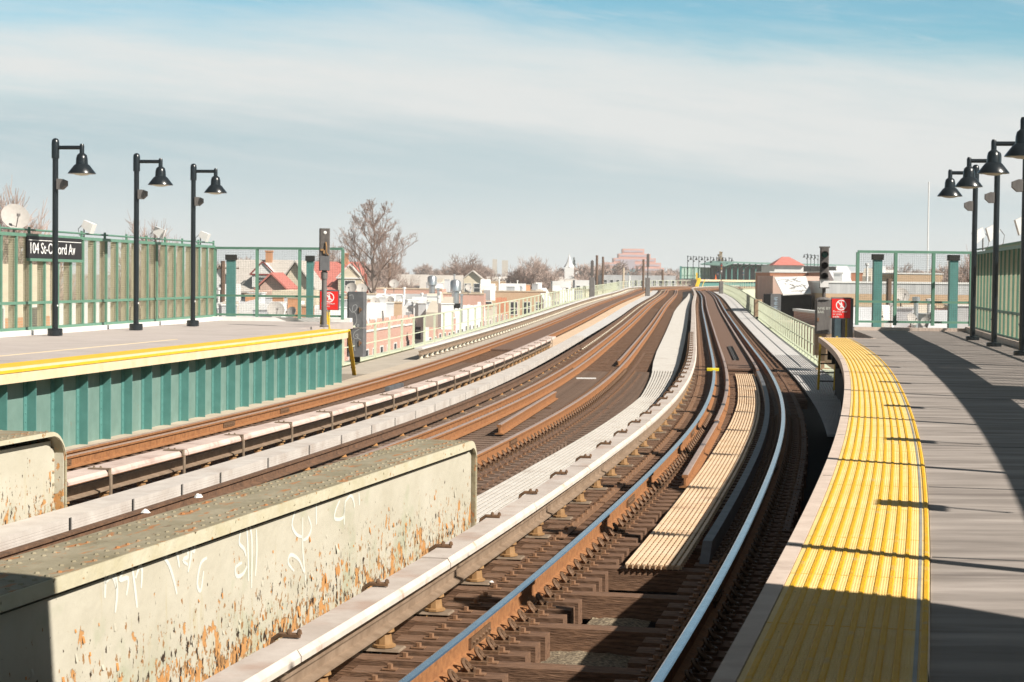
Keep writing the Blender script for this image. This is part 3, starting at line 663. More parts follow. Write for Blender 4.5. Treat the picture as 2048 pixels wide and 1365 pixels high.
# ------------------------------------------------------------------ mesh fences with green frames
def fence(label, P, group=None, h=2.12, fins=True, gap=.09, wire=.05, z0=0, outer=(0, 1, 0), zmid=.66, post=.055, board=None, wirem='mesh', fin_d=.13):
    t = thing('mesh_fence', label, 'fence', P[0]); up_ = Vector((0, 0, 1)); outer = Vector(outer)
    for k, p in enumerate(P):
        b = MB(); b.bar(p+up_*gap*.3, p+up_*(h-.05), post, post, upv=outer); b.build('post', M['green'], t)
    for nm, z, hh in (('top_rail', h-.035, .07), ('middle_rail', zmid, .06), ('bottom_rail', gap+.03, .06)):
        b = MB()
        for a, c in zip(P, P[1:]):
            d = (c-a).normalized(); b.bar(a+up_*z+d*(0 if nm == 'top_rail' else post/2), c+up_*z-d*(0 if nm == 'top_rail' else post/2), post+.01 if nm == 'top_rail' else .045, hh)
        b.build(nm, M['green'], t)
    b = MB(); w = .0036
    for a, c in zip(P, P[1:]):
        n = max(2, int((c-a).length/wire)); oo = outer*.012
        for i in range(1, n):
            q = a.lerp(c, i/n)+oo; b.bar(q+up_*gap, q+up_*(h-.06), w, w, upv=outer)
        k = gap+wire
        while k < h-.07:
            b.bar(a+oo+up_*k, c+oo+up_*k, w, w); k += wire
    b.build('wire_mesh', M[wirem], t)
    if fins:
        b = MB()
        for p in P:
            b.bar(p+outer*(.03+fin_d/2)+up_*(gap+.05), p+outer*(.03+fin_d/2)+up_*(h-.06), .012, fin_d, upv=outer)
        b.build('infill_fins', M['fin'], t)
    return t
n = 30; PL_ = [pt(22.0+.8*k, -15.0, ZP) for k in range(n+1)]
oL = -(pt(30, 1)-pt(30, 0)).normalized()
fence('long green framed fence along the back of the left platform with khaki infill', PL_, outer=oL)
b = MB(); pts = [pt(22+.8*k, -15.03, ZP+2.2) for k in range(n+1)]; t = thing('conduit', 'thin green conduit clipped along the top of the left platform fence', 'conduit', pts[0])
b.tube(pts, .022, 6); b.build('pipe', M['green'], t)
b = MB()
for k in range(0, n+1, 2): b.bar(pts[k]-Vector((0, 0, .1)), pts[k]+Vector((0, 0, .06)), .05, .05)
b.build('clip', M['green'], t)
A, Bq = pt(46.0, -14.98, ZP+.04), pt(45.4, -11.15, ZP+.04)
fence('open green mesh panel across the far end of the left platform', [A.lerp(Bq, k/3) for k in range(4)], fins=False, h=2.05, wirem='gwire', outer=(0, 1, 0), post=.085)
n = 58; PR_ = [pt(-1.0+.8*k, fenR(-1+.8*k), ZP) for k in range(n)]
oR = (pt(30, 1)-pt(30, 0)).normalized()
fR = fence('long green framed fence along the back of the right platform with khaki strips', PR_, outer=oR, h=2.1)
b = MB()
for k in range(n-2):
    q = .03 if k < 29 else .235; b.bar(PR_[k]+oR*q+Vector((0, 0, 1.95)), PR_[k+1]+oR*q+Vector((0, 0, 1.95)), .012, .52)
b.build('shadow_board', M['fin'], fR)  # opaque strip added to cast the dark band on the platform deck
b = MB(); pts = [pt(-1+.8*k, fenR(-1+.8*k)+.03, ZP+2.17) for k in range(n)]; t = thing('conduit', 'thin green conduit clipped along the top of the right platform fence', 'conduit', pts[0])
b.tube(pts, .022, 6); b.build('pipe', M['green'], t)
A, Bq = pt(44.85, 3.05, ZP+.1), pt(45.2, 6.1, ZP+.1)
fence('open green mesh panel across the far end of the right platform', [A.lerp(Bq, k/3) for k in range(4)], fins=False, h=2.04, wirem='gwire', outer=(0, 1, 0), post=.085)
def column(p, w, label, z0=-1.2, z1=2.2):
    t = thing('steel_column', label, 'column', p); b = MB(); x, y, z = p; h = w/2
    b.box(x-h, x+h, y-.012, y+.012, z+z0, z+z1); b.box(x-h, x-h+.02, y+.013, y+.2, z+z0, z+z1); b.box(x+h-.02, x+h, y+.013, y+.2, z+z0, z+z1)
    b.build('shaft', M['tealrib'], t); b = MB(); b.box(x-h-.03, x+h+.03, y-.05, y+.22, z+z1+.001, z+z1+.16); b.build('cap', M['dark'], t)
column(W(461, 600, 55), .26, 'wide teal column behind the left end panel near its outer corner', -2, 1.18); column(W(619, 600, 55), .2, 'teal column half hidden by the left signal post', -2, 1.15)
column(W(1755, 600, 52), .24, 'sunlit teal column behind the right end panel', -2, 1.12); column(W(1907, 600, 52), .24, 'shaded teal column beside the rightmost lamp posts', -2, 1.10)
# station name board
A, Bq = pt(31.3, -14.955, ZP+1.60), pt(34.6, -14.955, ZP+1.60); d = (Bq-A).normalized(); nn = -oL
t = thing('station_sign', 'black station name board reading 104 St-Oxford Av on the left fence', 'sign', A); u = Vector((0, 0, 1))
b = MB(); b.hexa([A, Bq, Bq+oL*.03, A+oL*.03, A+u*.47, Bq+u*.47, Bq+u*.47+oL*.03, A+u*.47+oL*.03]); b.build('board', M['signblack'], t)
Mx = lambda p: Matrix(((d.x, 0, nn.x, p.x), (d.y, 0, nn.y, p.y), (d.z, 1, nn.z, p.z), (0, 0, 0, 1)))
text_mesh('lettering', '104 St-Oxford Av', .335, M['signwhite'], t, Mx(A+d*.10+u*.105+nn*.004), sx=1.08)
b = MB(); b.bar(A+d*.05+u*.385+nn*.005, Bq-d*.05+u*.385+nn*.005, .006, .014); b.build('white_line', M['signwhite'], t)
b = MB(); b.bar(A-u*.03+nn*.01, Bq-u*.03+nn*.01, .05, .06); b.build('frame', M['green'], t)
A2, B2 = pt(14.9, fenR(16)+.03, ZP+1.35), pt(17.7, fenR(18)+.03, ZP+1.35)
t = thing('station_sign', 'black name board on the right fence outside the picture', 'sign', A2); b = MB(); b.hexa([A2, B2, B2+oR*.03, A2+oR*.03, A2+u*.47, B2+u*.47, B2+u*.47+oR*.03, A2+u*.47+oR*.03]); b.build('board', M['signblack'], t)
# ------------------------------------------------------------------ lamp posts
def lamp0():
    t = thing('lamp_post', 'x', 'lamp post')
    b = MB(); b.lathe([(.155, 0), (.155, .13), (.14, .145), (.07, .15)], 16); b.build('base', M['lamp'], t, True)
    b = MB(); b.lathe([(.062, .14), (.06, 3.68)], 14); b.lathe([(.08, 3.66), (.08, 3.98), (.07, 4.04), (.04, 4.07), (.0, 4.08)], 14); p_ = b.build('pole', M['lamp'], t, True)
    b = MB(); b.tube([(.06, 0, 3.885), (.55, 0, 3.885)], .042, 10); b.lathe([(.05, 3.76), (.05, 3.92), (.035, 3.96), (0, 3.965)], 10, (.57, 0, 0)); b.build('arm', M['lamp'], t, True)
    b = MB(); b.lathe([(.285, 3.345), (.285, 3.36), (.16, 3.52), (.125, 3.545), (.118, 3.66), (.10, 3.73), (.06, 3.765), (.045, 3.775)], 22, (.57, 0, 0)); sh = b.build('lamp_shade', M['lamp'], t, True)
    b = MB(); b.lathe([(0, 3.305), (.1, 3.315), (.19, 3.34), (.2, 3.346)], 16, (.57, 0, 0)); b.build('lens', M['lens'], sh, True)
    b = MB(); b.prism([(.055, -.09, 3.02), (.15, -.09, 3.02), (.24, -.09, 3.10), (.24, -.09, 3.20), (.14, -.09, 3.24), (.055, -.09, 3.24)], (0, .18, 0)); b.build('speaker_box', M['greybox'], t)
    b = MB(); b.dome((.058, -.02, .62), .022, .01, 6, 0, (.3, -1, 0)); b.build('number_disc', M['white'], t)
    return t
L0 = lamp0()
gl = 'black platform lamp posts'
LS = [(30.93, -14.2), (35.59, -14.0), (39.55, -13.8)]
lb = ['tall black lamp post in front of the station name board', 'middle black lamp post on the left platform', 'lamp post nearest the end of the left platform']
for i, (s, o) in enumerate(LS):
    t = L0 if i == 0 else dup(L0, pt(s, o, ZP), -th(s), lb[i], gl)
    t.location = pt(s, o, ZP); t.rotation_euler = (0, 0, -th(s)); t['label'] = lb[i]; t['group'] = gl
RS = [(37.66, 5.12, 'lamp post nearest the end of the right platform'), (33.43, 5.04, 'second lamp post from the end of the right platform'), (28.71, 4.97, 'lamp post cut by the right edge of the picture'), (24.2, 4.95, 'lamp post of which only the shade shows at the right edge')]
RS += [(x, 4.95, 'lamp post further back along the right platform, out of the picture') for x in (19.7, 15.2, 10.94, 6.68, 2.27)]
for s, o, l in RS: dup(L0, pt(s, o+.04, ZP-.07), math.pi-th(s), l, gl)
# floodlights above the fences
def flood0():
    t = thing('floodlight', 'x', 'floodlight'); b = MB(); b.tube([(0, 0, 0), (0, 0, .42)], .022, 6); b.tube([(0, .02, .03), (-.16, .02, .08), (-.19, .02, .25), (-.06, .02, .36)], .01, 5); b.build('stem', M['greybox'], t)
    b = MB(); q = Matrix.Rotation(R(24), 3, 'Y')
    vs = [q @ Vector(p) for p in [(-.04, -.10, -.1), (.30, -.17, -.15), (.30, .17, -.15), (-.04, .10, -.1), (-.04, -.10, .1), (.30, -.17, .13), (.30, .17, .13), (-.04, .10, .1)]]
    b.hexa([p+Vector((.02, 0, .38)) for p in vs]); b.build('housing', M['white'], t); return t
F0 = flood0(); gf = 'floodlights above the platform fences'
FL = [(35.1, 'white floodlight on the left fence just right of the station name board'), (40.5, 'white floodlight on the left fence by the middle lamp post'), (44.8, 'white floodlight nearest the corner of the left fence')]
for i, (s, l) in enumerate(FL):
    t = F0 if i == 0 else dup(F0, (0, 0, 0), 0, l, gf)
    t.scale = (.76, .76, .85); t.location = pt(s, -15.08, ZP+2.1); t.rotation_euler = (0, 0, -th(s)); t['label'] = l; t['group'] = gf
for s, l in [(39.9, 'white floodlight behind the lamp post nearest the right end panel'), (36.4, 'white floodlight with a looped cable on the right fence'), (30.9, 'white floodlight at the right edge of the picture')]+[(x, 'floodlight further back along the right fence, out of the picture') for x in (26.3, 21.9, 17.4, 12.8, 8.7, 4.3)]:
    dup(F0, pt(s, fenR(s)-.2, ZP+2.08), math.pi-th(s), l, gf).scale = (.76, .76, 1.15)
# canopy over the near part of the right platform, behind the view
t = thing('platform_canopy', 'canopy over the near part of the right platform, out of the picture', 'canopy', pt(-8, 4, ZP))
b = MB(); z0 = ZP+3.3; P = [pt(.60, 6.3), pt(1.86, 2.0), pt(1.92, 1.55), pt(-24, 1.55), pt(-24, 8.5), pt(-1, 8.5)]
b.prism([Vector((p.x, p.y, z0)) for p in P], (0, 0, .22)); b.build('roof', M['greybox'], t)
for q in (-2, -8, -14, -20):
    b = MB(); b.bar(pt(q, 5, ZP), pt(q, 5, z0), .2); b.build('column', M['tealrib'], t)
U = Vector((0, 0, 1)); YV = Vector((0, 1, 0))
# ------------------------------------------------------------------ signals and equipment boxes
def facing(p, rz): return Matrix.Translation(p) @ Matrix.Rotation(rz, 4, 'Z')
def rbox(b, x0, x1, y0, y1, z0, z1, c=.02, m=0):    # box with chamfered upright edges
    b.prism([(x0+c, y0, z0), (x1-c, y0, z0), (x1, y0+c, z0), (x1, y1-c, z0), (x1-c, y1, z0), (x0+c, y1, z0), (x0, y1-c, z0), (x0, y0+c, z0)], (0, 0, z1-z0), m)
GL = mat('dark_green_lens', (.01, .10, .07), .15); RL = mat('red_lens', (.5, .01, .01), .3); AL = mat('amber_lens', (.6, .25, .02), .3)
# right signal, three lenses over a relay case
p = pt(49, 2.42, -.12); t = thing('railway_signal', 'three lens signal on a grey relay case beside the right platform end', 'signal', p, -.1)
b = MB(); rbox(b, -.24, .24, -.16, .2, .42, 1.05, .03); b.box(-.05, .05, -.05, .05, 0, .42); b.box(-.2, .2, -.1, .1, 0, .05); b.build('lower_case', M['brownbox'], t, local=True)
b = MB(); rbox(b, -.24, .24, -.18, .2, 1.06, 2.05, .04); b.lathe([(.25, 2.05), (.2, 2.09), (.07, 2.12), (0, 2.125)], 12); c_ = b.build('relay_case', M['greybox'], t, local=True)
b = MB(); b.box(-.20, .20, -.195, -.182, 1.12, 1.98); b.build('door', M['greybox'], c_, local=True)
b = MB(); b.box(-.19, -.14, -.215, -.195, 1.42, 1.52); b.build('handle', M['bolt'], c_, local=True)
MW = t.matrix_basis.copy()
FRONT = lambda x, y, z: MW @ Matrix(((1, 0, 0, x), (0, 0, -1, y), (0, 1, 0, z), (0, 0, 0, 1)))
text_mesh('stencil', 'NNE BY\nBAK', .105, M['tagpaint'], t, FRONT(-.19, -.197, 1.76), sx=1.0)
text_mesh('stencil', 'N\nBAY\nGA', .11, mat('tan_stencil', (.45, .28, .16), .7), t, FRONT(-.1, -.162, .86), sx=.8)
b = MB(); b.lathe([(.05, 2.1), (.05, 2.40)], 10); b.build('mast', M['signal'], t, True, local=True)
b = MB(); rbox(b, -.125, .125, -.1, .14, 2.38, 3.56, .03); b.box(-.15, .15, -.05, .12, 3.56, 3.60); hd = b.build('signal_head', M['signal'], t, local=True)
for z, m in ((3.36, GL), (3.04, M['black']), (2.73, M['black'])):
    b = MB(); n = 14; vs = []
    for k in range(n):
        a = math.pi*2*k/n; vs.append((.088*math.cos(a), -.101, z+.088*math.sin(a)))
    for k in range(n):
        a = math.pi*2*k/n; vs.append((.08*math.cos(a), -.108, z+.08*math.sin(a)))
    b.add(vs, [tuple(range(n, 2*n))]+[(k, (k+1) % n, n+(k+1) % n, n+k) for k in range(n)]); ln = b.build('lens', m, hd, local=True)
    b = MB(); q = [(.105*math.cos(R(a)), .105*math.sin(R(a))) for a in range(-20, 201, 20)]
    vs = [(x, yy, z+s) for yy in (-.1, -.24) for x, s in q]+[(x*.88, yy, z+s*.88) for yy in (-.1, -.24) for x, s in q]; n = len(q)
    b.add(vs, [(k, k+1, n+k+1, n+k) for k in range(n-1)]+[(2*n+k+1, 2*n+k, 3*n+k, 3*n+k+1) for k in range(n-1)]+[(n+k, n+k+1, 3*n+k+1, 3*n+k) for k in range(n-1)]); b.build('hood', M['black'], hd, local=True)
b = MB(); b.box(-.12, .12, -.13, -.102, 2.41, 2.64); b.build('number_plate', M['white'], t, local=True)
b = MB(); b.box(-.15, .15, -.16, -.09, 2.38, 2.405); b.box(-.15, .15, -.16, -.09, 2.645, 2.665); b.build('plate_hood', M['signal'], t, local=True)
# left signal seen from behind
p = pt(40.4, -10.62, ZP); t = thing('railway_signal', 'dark backed signal on a grey post at the end of the left platform', 'signal', p, .1)
b = MB(); b.lathe([(.11, 0), (.11, .03), (.068, .06), (.066, 1.05), (.062, 1.45)], 10); b.lathe([(.085, 1.22), (.085, 1.40)], 10); b.build('post', M['greybox'], t, True, local=True)
b = MB(); rbox(b, -.135, .135, -.1, .14, 1.43, 2.50, .03); hd = b.build('signal_head', M['signal'], t, local=True)
b = MB(); rbox(b, -.12, .12, -.13, -.1, 1.44, 1.80, .01); b.build('lower_door', M['darkbox'], hd, local=True)
b = MB(); b.dome((.01, -.1, 2.39), .045, .02, 8, 0, (0, -1, 0)); b.build('lamp_window', M['white'], hd, local=True)
b = MB(); b.tube([(.03, -.12, 2.15), (.05, -.15, 2.05), (.05, -.15, 1.88), (.1, -.12, 1.82)], .018, 6); b.box(-.1, -.02, -.13, -.1, 1.93, 1.98); b.box(-.03, .02, -.14, -.1, 1.86, 1.95); b.build('latch', M['insul'], hd, local=True)
# tall dark case with scratched white tags
p = pt(49, -11.42, -.12); t = thing('relay_case', 'tall dark equipment case scrawled with white tags beyond the left platform', 'equipment case', p, -.05)
b = MB(); rbox(b, -.27, .27, -.2, .24, .17, 1.02, .05); rbox(b, -.27, .27, -.2, .24, 1.04, 2.08, .05); rbox(b, -.25, .25, -.18, .22, 2.08, 2.12, .04); bx = b.build('case', M['darkbox'], t, local=True)
b = MB(); b.box(-.12, .1, -.05, .1, 0, .17); b.build('foot', M['black'], t, local=True)
for z in (.5, 1.5):
    b = MB(); b.box(.10, .13, -.235, -.2, z, z+.16); b.box(.14, .18, -.225, -.2, z+.06, z+.12); b.build('handle', M['bolt'], bx, local=True)
b = MB()
def scrawl(b, P, w, y):
    Q = []
    for i in range(len(P)-1):
        p0, p1, p2, p3 = [Vector(P[max(0, min(len(P)-1, i+k))]) for k in (-1, 0, 1, 2)]
        for k in range(4):
            f = k/4; Q.append(.5*((2*p1)+(p2-p0)*f+(2*p0-5*p1+4*p2-p3)*f*f+(3*p1-p0-3*p2+p3)*f**3))
    Q.append(Vector(P[-1])); vs = []
    for i, q in enumerate(Q):
        d = (Q[min(i+1, len(Q)-1)]-Q[max(i-1, 0)]).normalized(); vs += [(q.x-d.y*w, y, q.y+d.x*w), (q.x+d.y*w, y, q.y-d.x*w)]
    b.add(vs, [(2*i, 2*i+1, 2*i+3, 2*i+2) for i in range(len(Q)-1)])
for P in ([(-.2, 2.0), (-.1, 2.02), (-.08, 1.9)], [(-.2, 1.62), (-.1, 1.5), (.02, 1.6), (.02, 1.72), (-.08, 1.7), (-.1, 1.55), (.0, 1.45), (.02, 1.2), (-.1, 1.08), (-.18, 1.1), (0, 1.05)], [(-.14, 1.3), (-.1, 1.18)], [(.03, 1.12), (.09, 1.14), (.07, 1.07), (.03, 1.12)],
          [(.1, 1.0), (-.04, .9), (-.06, .75), (.05, .72), (.06, .85), (0, .8), (.15, .68)], [(-.05, .7), (-.05, .5), (-.02, .35)]): scrawl(b, P, .008, -.203)
b.build('spray_tag', M['tagpaint2'], t, local=True)
# slim signals further along
def far_signal(p, label, top, case_h, lamps=()):
    t = thing('railway_signal', label, 'signal', p); b = MB(); rbox(b, -.24, .24, -.2, .2, 0, case_h, .05); b.build('relay_case', M['greybox'], t, local=True)
    b = MB(); b.lathe([(.06, case_h), (.06, top-1.2)], 8); b.build('mast', M['signal'], t, local=True)
    b = MB(); rbox(b, -.14, .14, -.12, .12, top-1.3, top, .03); b.lathe([(.1, top), (0, top+.12)], 8); hd = b.build('signal_head', M['signal'], t, local=True)
    for z, m in lamps:
        b = MB(); b.dome((0, -.12, top-z), .085, .03, 8, 0, (0, -1, 0)); b.build('lens', m, hd, local=True)
far_signal(pt(163, -10.75, -.12), 'dark slim signal standing by the far left railing', 3.45, 1.95)
far_signal(pt(185, -6.25, -.12), 'tallest thin signal rising between the left and middle tracks', 4.3, 1.9)
far_signal(pt(217, 1.85, -.12), 'signal with red and amber lamps before the distant station', 3.6, 1.5, ((.25, RL), (.6, AL), (.95, M['white'])))
p = pt(105, 2.42, -.1); t = thing('equipment_case', 'rusty brown case on the pale green right railing', 'equipment case', p, -.1)
b = MB(); rbox(b, -.24, .24, -.2, .2, .12, 1.15, .08); c_ = b.build('case', M['brownbox'], t, local=True); b = MB(); b.box(-.1, .1, -.1, .1, -.02, .12); b.build('foot', M['black'], t, local=True)
b = MB(); b.box(-.17, .17, -.215, -.2, .25, 1.05); b.build('door', M['brownbox'], c_, local=True)
# red warning signs
def warning(P, w, label, post):
    t = thing('warning_sign', label, 'sign', P, post[3] if len(post) > 3 else 0.)
    b = MB(); b.box(-w/2, w/2, 0, .02, 0, w*1.03); b.build('panel', M['red'], t, local=True)
    b = MB(); b.box(-w/2-.02, w/2+.03, .022, .05, -.01, w*1.03+.04); b.build('backing', M['darkbox'], t, local=True)
    b = MB(); n = 20; c = (0, w*.69); r0, r1 = w*.235, w*.285
    b.add([(c[0]+r*math.cos(2*math.pi*k/n), -.003, c[1]+r*math.sin(2*math.pi*k/n)) for r in (r0, r1) for k in range(n)], [(k, (k+1) % n, n+(k+1) % n, n+k) for k in range(n)])
    a = R(45); dx, dz = math.cos(a)*r0, math.sin(a)*r0; e = w*.02
    b.add([(-dx-e, -.003, c[1]+dz-e), (-dx+e, -.003, c[1]+dz+e), (dx+e, -.003, c[1]-dz+e), (dx-e, -.003, c[1]-dz-e)], [(0, 1, 2, 3)])
    h = .02*w; body = [(-.03, .12), (.03, .12), (.075, .02), (.055, .0), (.03, .05), (.025, -.03), (.07, -.17), (.03, -.18), (0, -.06), (-.04, -.18), (-.08, -.17), (-.03, -.03), (-.03, .04), (-.07, -.02), (-.09, .0)]
    b.add([(x*w, -.004, c[1]+z*w) for x, z in body], [tuple(range(len(body)))])
    n = 10; b.add([(.035*w*math.cos(2*math.pi*k/n), -.004, c[1]+.165*w+.035*w*math.sin(2*math.pi*k/n)) for k in range(n)], [tuple(range(n))])
    b.build('symbol', M['signwhite'], t, local=True)
    text_mesh('lettering', 'Do not enter\nor cross\ntracks', w*.145, M['signwhite'], t, t.matrix_basis @ Matrix(((1, 0, 0, -w*.44), (0, 0, -1, -.004), (0, 1, 0, w*.30), (0, 0, 0, 1))), sx=.98, spacing=.95)
    return t
t = warning(W(658, 620, 48.6), .47, 'red warning sign with a white walking figure on the left platform end', (0,))
b = MB(); b.tube([(.0, .06, -.65), (.0, .06, .3)], .02, 6); b.build('post', M['yellow'], t, local=True)
t = warning(W(1682, 636.5, 52.5), .53, 'red warning sign with a white walking figure beside the right signal', (0,))
b = MB(); b.box(.14, .19, .05, .1, -.75, .2); b.build('post', M['yellowdark'], t, local=True)
b = MB(); b.box(.23, .36, .06, .4, -.75, .56); b.build('side_post', M['greybox'], t, local=True)
p = W(1680, 676, 53.3); t = thing('equipment_case', 'dark teal case under the right red warning sign', 'equipment case', p); b = MB(); rbox(b, -.2, .2, -.1, .3, -.1, .62, .02); b.build('case', mat('dark_teal_case', (.05, .08, .095), .6), t, local=True); b = MB(); b.box(.02, .19, -.115, -.102, -.05, .55); b.build('door', M['black'], t, local=True)
# yellow steps and rails at the platform ends
def steps(label, top, bot, w, m, n=6, name='platform_steps', side=None):
    t = thing(name, label, 'steps', bot); top, bot = Vector(top), Vector(bot); x = Vector(side or (1, 0, 0)).normalized()*w
    for k in (0, 1):
        b = MB(); b.bar(bot+x*k, top+x*k, .09, .05, upv=(0, 1, .3)); b.build('stringer', m, t)
    b = MB()
    for k in range(1, n):
        q = bot.lerp(top, k/n); b.bar(q, q+x, .12, .03)
    b.build('tread', M['greybox'], t)
    return t
steps('slanting yellow step rails at the end of the left platform', W(697, 661, 47.2), W(709, 750, 48.6), .12, M['yellow'], side=(-.2, 1, 0))
p = W(650, 655, 49.5); t = thing('yellow_barrier', 'small yellow frame under the left red sign', 'barrier', p); b = MB(); b.bar(p+Vector((-.08, 0, -.1)), p+Vector((.0, 0, .42)), .05); b.bar(p+Vector((.13, 0, -.1)), p+Vector((.03, 0, .42)), .05); b.bar(p+Vector((-.05, 0, .1)), p+Vector((.09, 0, .1)), .03); b.build('frame', M['yellow'], t)
b = MB(); b.bar(p+Vector((-.14, .1, -.1)), p+Vector((-.11, .1, .3)), .04); b.build('brace', M['yellowdark'], t)
t = thing('ladder', 'dark yellow ladder from the right platform end down to the walkway', 'ladder', pt(39.5, 1.75, -.12))
for o in (1.74, 2.12):
    b = MB(); b.bar(pt(39., o, -.12), pt(38.2, o, ZP), .05, .05, upv=(0, 1, 0)); b.build('rail', M['yellowdark'], t)
b = MB()
for k in range(1, 6):
    f = k/6; b.bar(pt(39.-.8*f, 1.76, -.12+(ZP+.12)*f), pt(39.-.8*f, 2.1, -.12+(ZP+.12)*f), .03)
b.build('rung', M['black'], t)
# ------------------------------------------------------------------ railings along the viaduct
def railing(label, P, h=1.08, w=.05, post_w=.06, rails=(.12, .55), bal=None, m='rail_green'):
    t = thing('railing', label, 'railing', P[0])
    for p in P[:98]:
        b = MB(); b.bar(p, p+U*(h-.02), post_w, post_w, upv=(0, 1, 0)); b.build('post', M[m], t)
    if len(P) > 98:
        b = MB()
        for p in P[98:]: b.bar(p, p+U*(h-.02), post_w, post_w, upv=(0, 1, 0))
        tag(b.build('posts', M[m], t), None, None, kind='stuff')
    b = MB()
    for a, c in zip(P, P[1:]): b.bar(a+U*h, c+U*h, w, .05)
    b.build('top_rail', M[m], t)
    for z in rails:
        b = MB()
        for a, c in zip(P, P[1:]): b.bar(a+U*z, c+U*z, .022, .03)
        b.build('middle_rail', M[m], t)
    return t
railing('long pale green railing along the right hand walkway', [pt(50+1.65*k, 2.46, -.12) for k in range(98)]+[pt(211.7+2.0*k, 2.42, -.12) for k in range(96)], post_w=.058)
railing('long pale green railing along the left edge of the viaduct', [pt(47+2.7*k, -11.45, -.12) for k in range(98)], post_w=.08, rails=(.5,))
# ------------------------------------------------------------------ viaduct
t = thing('viaduct', 'steel elevated railway carrying all three tracks', 'viaduct', pt(60, -4, -7))
for o in (-9.0, -7.4, -4.9, -3.4, -.8, .8):
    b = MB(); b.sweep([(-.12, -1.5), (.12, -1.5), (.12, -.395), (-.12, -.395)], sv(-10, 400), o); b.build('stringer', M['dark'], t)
b = MB(); b.sweep([(-11.6, -1.0), (2.5, -1.0), (2.5, -.98), (-11.6, -.98)], sv(-12, 130), 0); b.build('under_shade_sheet', M['dark'], t)  # added dark sheet, stands for the shade seen between the ties
b = MB(); b.sweep([(-11.55, -.62), (-9.2, -.62), (-9.2, -.20), (-11.55, -.20)], sv(44, 400), 0); b.build('left_walk', mat('beige_walk_slab', (.36, .31, .25), .9, scale=2, col2=(.47, .41, .34)), t)
for o, l in ((2.55, 'edge_girder'), (-11.62, 'edge_girder')):
    b = MB(); b.sweep([(-.06, -1.75), (.06, -1.75), (.06, -.14), (-.06, -.14)], sv(46, 400), o); b.sweep([(-.16, -.14), (.16, -.14), (.16, -.10), (-.16, -.10)], sv(46, 400), o); b.build(l, M['rail_green'], t)
q = 54
while q < 400:
    b = MB()
    for o in (-10.6, 1.6): b.bar(pt(q, o, -8), pt(q, o, -1.6), .45, .45, upv=(0, 1, 0))
    b.bar(pt(q, -11.4, -1.55), pt(q, 2.4, -1.55), .35, .6); b.bar(pt(q, 1.6, -3.4), pt(q+3.0, 1.6, -1.7), .15); b.bar(pt(q, 1.6, -3.4), pt(q-3.0, 1.6, -1.7), .15)
    b.build('bent', M['darkbox'], t); q += 15
# gravel caught on the bracing between the near ties
b = MB(); r = random.Random(3)
for (s0, o0, sx, so) in ((7.55, -.05, .75, .34), (9.3, -.05, .35, .25), (7.0, -1.55, .3, .25), (8.5, -1.5, .3, .22), (5.9, -1.6, .3, .2)):
    n = 9; g = [[pt(s0+sx*(i/n-.5)*2, o0+so*(j/n-.5)*2, -.385+.05*(1-(2*i/n-1)**2)*(1-(2*j/n-1)**2)+r.uniform(0, .015)) for j in range(n+1)] for i in range(n+1)]
    vs = [p for row in g for p in row]; b.add(vs, [(i*(n+1)+j, i*(n+1)+j+1, (i+1)*(n+1)+j+1, (i+1)*(n+1)+j) for i in range(n) for j in range(n)])
o = b.build('gravel', M['dirt']); tag(o, None, None, kind='stuff')
# small litter and marks on the track
def litter(name, label, cat, p, size, m, lean=(0, 0, 0)):
    t = MB(); q = Vector(p); r = random.Random(label); n = 7
    ring = [(size*(.6+.5*r.random())*math.cos(2*math.pi*k/n), size*(.6+.5*r.random())*math.sin(2*math.pi*k/n), size*.25*r.random()) for k in range(n)]
    t.add([q+Vector(v) for v in ring]+[q+Vector((v[0]*.5, v[1]*.5, v[2]+size*(.25+.4*r.random()))) for v in ring], [(k, (k+1) % n, n+(k+1) % n, n+k) for k in range(n)]+[tuple(range(n, 2*n)), tuple(range(n-1, -1, -1))])
    tag(t.build(name, m), label, cat)
litter('crumpled_paper', 'white scrap caught under the near third rail', 'litter', pt(8.05, -1.42, -.30), .05, M['white'])
litter('crumpled_paper', 'small white scrap on a tie beside the near rail', 'litter', pt(10.0, -1.25, -.18), .03, M['white'])
litter('crumpled_paper', 'white scrap on the far edge of the foreground girder', 'litter', W(397, 996, 14.2), .05, M['white'])
litter('crumpled_paper', 'pale scrap on the foreground girder left of the other scrap', 'litter', W(290, 1028, 13.2), .045, M['white'])
p = pt(45.6, -.80, .01); t = thing('track_marker', 'yellow marker block on the bright left rail of the right track', 'marker', p); b = MB(); b.sbox(45.4, 45.9, -.95, -.62, -.03, .03); b.build('block', mat('bright_yellow', (.75, .62, .02), .5), t); b = MB(); b.sbox(45.6, 45.66, -1.3, -.95, -.03, -.005); b.build('arm', M['black'], t)
p = W(1170, 757, 47); b = MB(); b.bar(p+Vector((-.22, 0, 0)), p+Vector((.28, .02, 0)), .06, .03); tag(b.build('wood_strip', M['white']), 'white strip lying across ties of the middle track', 'strip')
t = thing('cable_channel', 'pair of dark cable channels on the brown boards of the right track', 'cable channel', pt(58, 0, -.1))
for o in (-.075, .02):
    b = MB(); b.sweep([(0, -.1), (.07, -.1), (.07, -.045), (.055, -.045), (.055, -.085), (.015, -.085), (.015, -.045), (0, -.045)], sv(53.6, 64.5), o); b.build('channel', M['greybox' if o < 0 else 'dark'], t)
p = pt(37.3, OL-.1, -.12); t = thing('switch_heater', 'yellow and black trackside fitting by the left platform end', 'fitting', p)
b = MB(); b.sbox(38.8, 39.2, OL-.52, OL-.45, -.16, -.06); b.sbox(36.8, 37.2, OL-.5, OL-.44, -.17, -.10); b.build('bracket', M['yellow'], t); b = MB(); b.sbox(35.6, 37.4, OL+.05, OL+.16, -.13, -.04); b.build('cable_box', M['darkbox'], t)
